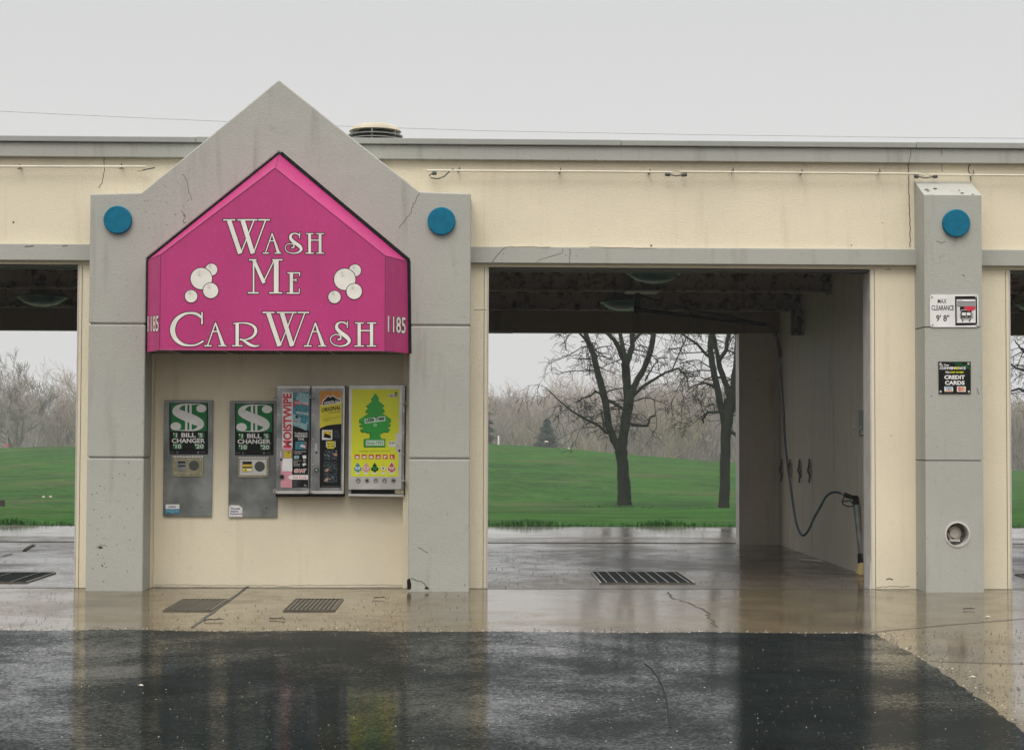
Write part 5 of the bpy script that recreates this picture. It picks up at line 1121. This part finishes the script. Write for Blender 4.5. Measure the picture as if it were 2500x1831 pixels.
def strip(px0, px1, n, z0, z1):
    for k in range(n): spots.append((px0+(px1-px0)*(k+rr.uniform(.1, .9))/n, rr.uniform(z0, z1)))
strip(1150, 1850, 46, 225, 300); strip(1150, 1850, 16, 300, 360); strip(-150, 260, 24, 215, 290); strip(2420, 2650, 10, 215, 290)
strip(280, 1130, 26, 240, 320); strip(1870, 2400, 18, 240, 320); strip(-1100, -170, 22, 240, 320); strip(2670, 3500, 22, 240, 320)
for i, (px, z) in enumerate(spots):
    src = far[rr.randrange(5)]
    o = src if False else src.copy(); C.objects.link(o); p = on_lawn(px, z); h_ = {0: .9}.get(0)
    s_ = rr.uniform(.72, 1.05)*(z/260)*(.92 if 1150 < px < 1500 else 1.0)
    o.location = p; o.scale = (s_*rr.uniform(.9, 1.25), s_, s_*rr.uniform(.92, 1.05)); o.rotation_euler.z = rr.uniform(0, 6.28)
    tag(o, 'bare hazy tree in the distant belt of woods beyond the lawn', 'tree', 'distant bare trees in the haze')
for o in far: bpy.data.objects.remove(o)
# a broad tree nearer on the left, and its neighbour
def mid_tree(px, z, H, sp, seed, label, mat='bark_far_grey', stems=8, depth=5, rmin=.022):
    w = Wood(seed, rmin); r2 = w.r; p = on_lawn(px, z)
    w.limb([p+Vector((0, 0, -.5)), p+Vector((0, 0, H*.12)), p+Vector((.2, 0, H*.26))], [H*.024, H*.019, H*.015], mat, 8)
    for k in range(stems):
        a = 2*math.pi*k/stems+r2.random()*.5; w.grow(p+Vector((0, 0, H*r2.uniform(.10, .26))), Vector((math.cos(a)*sp, math.sin(a)*sp, 1)), H*r2.uniform(.32, .42), H*.011, depth, mat, up=.30, spread=.45, kids=(2, 4), n=4)
    return w.finish(p, label, group='bare trees at the edge of the woods')
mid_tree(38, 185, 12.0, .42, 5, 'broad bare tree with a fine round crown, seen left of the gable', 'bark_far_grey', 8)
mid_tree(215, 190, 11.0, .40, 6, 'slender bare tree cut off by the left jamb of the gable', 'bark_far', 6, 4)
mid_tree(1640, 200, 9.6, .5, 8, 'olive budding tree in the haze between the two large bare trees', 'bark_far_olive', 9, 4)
def conifer(px, z, H, W, seed, label):
    r2 = random.Random(seed); p = on_lawn(px, z); t = thing('evergreen_tree', p, label, 'evergreen tree', 'evergreens at the edge of the woods')
    b = MB(); b.tube([p+Vector((0, 0, -.3)), p+Vector((0, 0, H*.95))], [.14, .02], 'bark', 6); b.build('trunk', t)
    b = MB()
    for i in range(6500):
        u = r2.random()**.7; zz = H*(1-u)*.97+.05; rad = W/2*(u**.85)*(.8+.2*math.sin(zz*9+seed)); a = r2.uniform(0, 6.283); q = rad*(r2.random()**.35)
        c = p+Vector((q*math.cos(a), q*math.sin(a), zz-.12*q)); s_ = H*.036*r2.uniform(.6, 1.3); d = Vector((math.cos(a), math.sin(a), -.25))
        n_ = Vector((-d.y, d.x, 0)).normalized()*s_*.45; b.add([c-n_, c+n_, c+d*s_*1.5+Vector((0, 0, r2.uniform(-.2, .2)*s_))], [(0, 1, 2)], 'conifer')
    b.build('crown', t)
conifer(1335, 170, 5.9, 6.2, 3, 'small dark blue spruce standing alone on the hill crest')
conifer(1166, 150, 8.4, 4.6, 4, 'dark evergreen half hidden behind the left side of the bay opening')
# underbrush at the foot of the woods, one mass
b = MB(); r2 = random.Random(9)
def clump(px, z, H, W, n, mat):
    p = on_lawn(px, z); p.z -= .3
    for _ in range(n):
        a = r2.uniform(0, 6.283); u = r2.random()**1.5; q = W*math.sqrt(r2.random())*(1-u*.6); c = p+Vector((q*math.cos(a), q*math.sin(a)*.6, H*u)); s_ = r2.uniform(.2, .75)*(1-u*.7)
        v1 = Vector((r2.gauss(0, .4), r2.gauss(0, .3), 1)).normalized()*r2.uniform(.7, 2.0); a2 = r2.uniform(-.6, .6); v2 = Vector((math.cos(a2), math.sin(a2), r2.uniform(-.3, .3)))*r2.uniform(.05, .14); b.add([c, c+v2, c+v1], [(0, 1, 2)], mat)
for k in range(150):
    px = -300+k*22+r2.uniform(-10, 10); vis = -60 < px < 260 or 1140 < px < 1850 or 2430 < px < 2600
    clump(px, r2.uniform(205, 300), r2.uniform(4.0, 7.0)*(1.3 if 1500 < px < 2000 else 1), r2.uniform(3, 6), 900 if vis else 150, r2.choice(('brush', 'bark_far_olive', 'bark_far_grey', 'brush')))
tag(b.build('undergrowth'), kind='stuff')
# grass: ragged edge along the road, tufts over the near lawn
b = MB(); r2 = random.Random(19)
def blade(x, y, h, w):
    z = hgt(x, y); a = r2.uniform(0, 6.283); lx, ly = math.cos(a)*h*.45, math.sin(a)*h*.45; q = Vector((math.cos(a+1.57), math.sin(a+1.57), 0))*w
    p = Vector((x, y, z-.01)); b.add([p-q, p+q, p+Vector((lx, ly, h))], [(0, 1, 2)], r2.choice(('weed', 'weed', 'grass_light')))
for _ in range(15000):
    px = r2.choice((r2.uniform(-60, 230), r2.uniform(1160, 1840), r2.uniform(1160, 1840), r2.uniform(2440, 2620))); z = 26.88+abs(r2.gauss(0, .35)); d = ray(px, 1280); x = d.x/d.y*z
    h = r2.uniform(.012, .04)*(1+1.4*max(0, math.sin(x*1.9)*math.sin(x*.63+1.1))) ; blade(x, z-15.9, h, .009)
for _ in range(2600):
    x0 = r2.choice((ray(1290, 1280).x/ray(1290, 1280).y*27, ray(1620, 1280).x/ray(1620, 1280).y*27, ray(20, 1280).x/ray(20, 1280).y*27)); x = x0+r2.gauss(0, .33); blade(x, 11.05+abs(r2.gauss(0, .15)), r2.uniform(.04, .15)*math.exp(-abs(x-x0)), .012)
for (tx, tz) in ((1524.5, 60), (1767, 58.5)):
    c = on_lawn(tx, tz)
    for _ in range(700): a = r2.uniform(0, 6.283); q = .25+abs(r2.gauss(0, .35)); blade(c.x+q*math.cos(a)*1.6, c.y+q*math.sin(a), r2.uniform(.05, .13), .014)
tag(b.build('grass'), kind='stuff')
# small things out on the course
def at_l(px, z): return on_lawn(px, z)
p = at_l(1217, 108); b = MB(); b.tube([p, p+Vector((0, 0, .52))], .05, 'white_print', 8); b.lathe([(.05, 0), (.04, .03), (0, .05)], p+Vector((0, 0, .52)), 'white_print', 'Z', 8); tag(b.build('marker_post', org=p), 'short white post on the hill crest near the left evergreen', 'post')
p = at_l(1334, 108); t = thing('ball_washer', p, 'pale capped golf ball washer on a post before the small spruce', 'ball washer')
b = MB(); b.tube([p, p+Vector((0, 0, .3))], .035, 'trim_dark', 8); b.build('post', t); b = MB(); b.lathe([(.0, .0), (.13, .01), (.15, .06), (.08, .11), (0, .12)], p+Vector((0, 0, .3)), 'pale_stone', 'Z', 14); b.build('cap', t)
p = at_l(1389, 108); b = MB(); b.lathe([(.07, 0), (.08, .06), (.04, .1), (0, .12)], p, 'white_print', 'Z', 10); tag(b.build('tee_marker', org=p), 'white tee marker on the crest right of the small spruce', 'tee marker')
for px, lb in ((108, 'farther left of two pale tee markers on the lawn'), (125, 'pale tee marker beside its twin, nearer the gable')):
    p = at_l(px, 66); p.z += .0; b = MB(); b.lathe([(.05, 0), (.075, .04), (.05, .09), (0, .11)], p, 'brass', 'Z', 10); tag(b.build('tee_marker', org=p), lb, 'tee marker')
p = at_l(17, 112); t = thing('golf_flag', p, 'small red round flag on a thin stick on the far lawn', 'flag'); b = MB(); b.tube([p, p+Vector((0, 0, .9))], .012, 'trim_light', 6); b.build('pole', t)
b = MB(); b.circ(Face(p+Vector((0, -.02, 0)), (0, -1, 0)), 17, 1087, 4.0, 'red_print', .01, 14); b.circ(Face(p+Vector((0, -.02, 0)), (0, -1, 0)), 17, 1087, 1.5, 'soft_pink', .02, 12); b.build('disc', t)
p = at_l(5, 40); b = MB(); b.tube([p+Vector((0, 0, -.1)), p+Vector((0, 0, .17))], [.09, .08], 'bark_litter', 10); tag(b.build('wood_stump', org=p), 'low brown wooden stump on the lawn at the picture edge', 'stump')
p = at_l(55, 50); b = MB(); r2 = random.Random(4)
b.tube([p, p+Vector((.12, 0, .03)), p+Vector((.26, .05, .02))], [.025, .03, .01], 'bark_litter', 6)
for k in range(7): q = p+Vector((r2.uniform(0, .2), 0, .02)); b.tube([q, q+Vector((r2.uniform(-.12, .16), r2.uniform(-.1, .1), r2.uniform(.03, .16)))], [.006, .003], 'bark_litter', 4)
tag(b.build('fallen_branch', org=p), 'small broken brown branch lying on the lawn left of the gable', 'branch')

# ================================================================ WET AIR
HZ = True
if HZ:
    b = MB(); b.box(-425, 425, -60, 450, -4.4, 19.0, 'wire')
    o = b.build('haze'); mt = bpy.data.materials.new('haze'); mt.use_nodes = True; n = mt.node_tree; n.nodes.clear()
    out = n.nodes.new('ShaderNodeOutputMaterial'); pv = n.nodes.new('ShaderNodeVolumePrincipled'); pv.inputs['Color'].default_value = (.97, .97, .985, 1); pv.inputs['Density'].default_value = .00065; pv.inputs['Anisotropy'].default_value = .0
    n.links.new(pv.outputs[0], out.inputs['Volume']); o.data.materials.clear(); o.data.materials.append(mt); tag(o, kind='stuff')
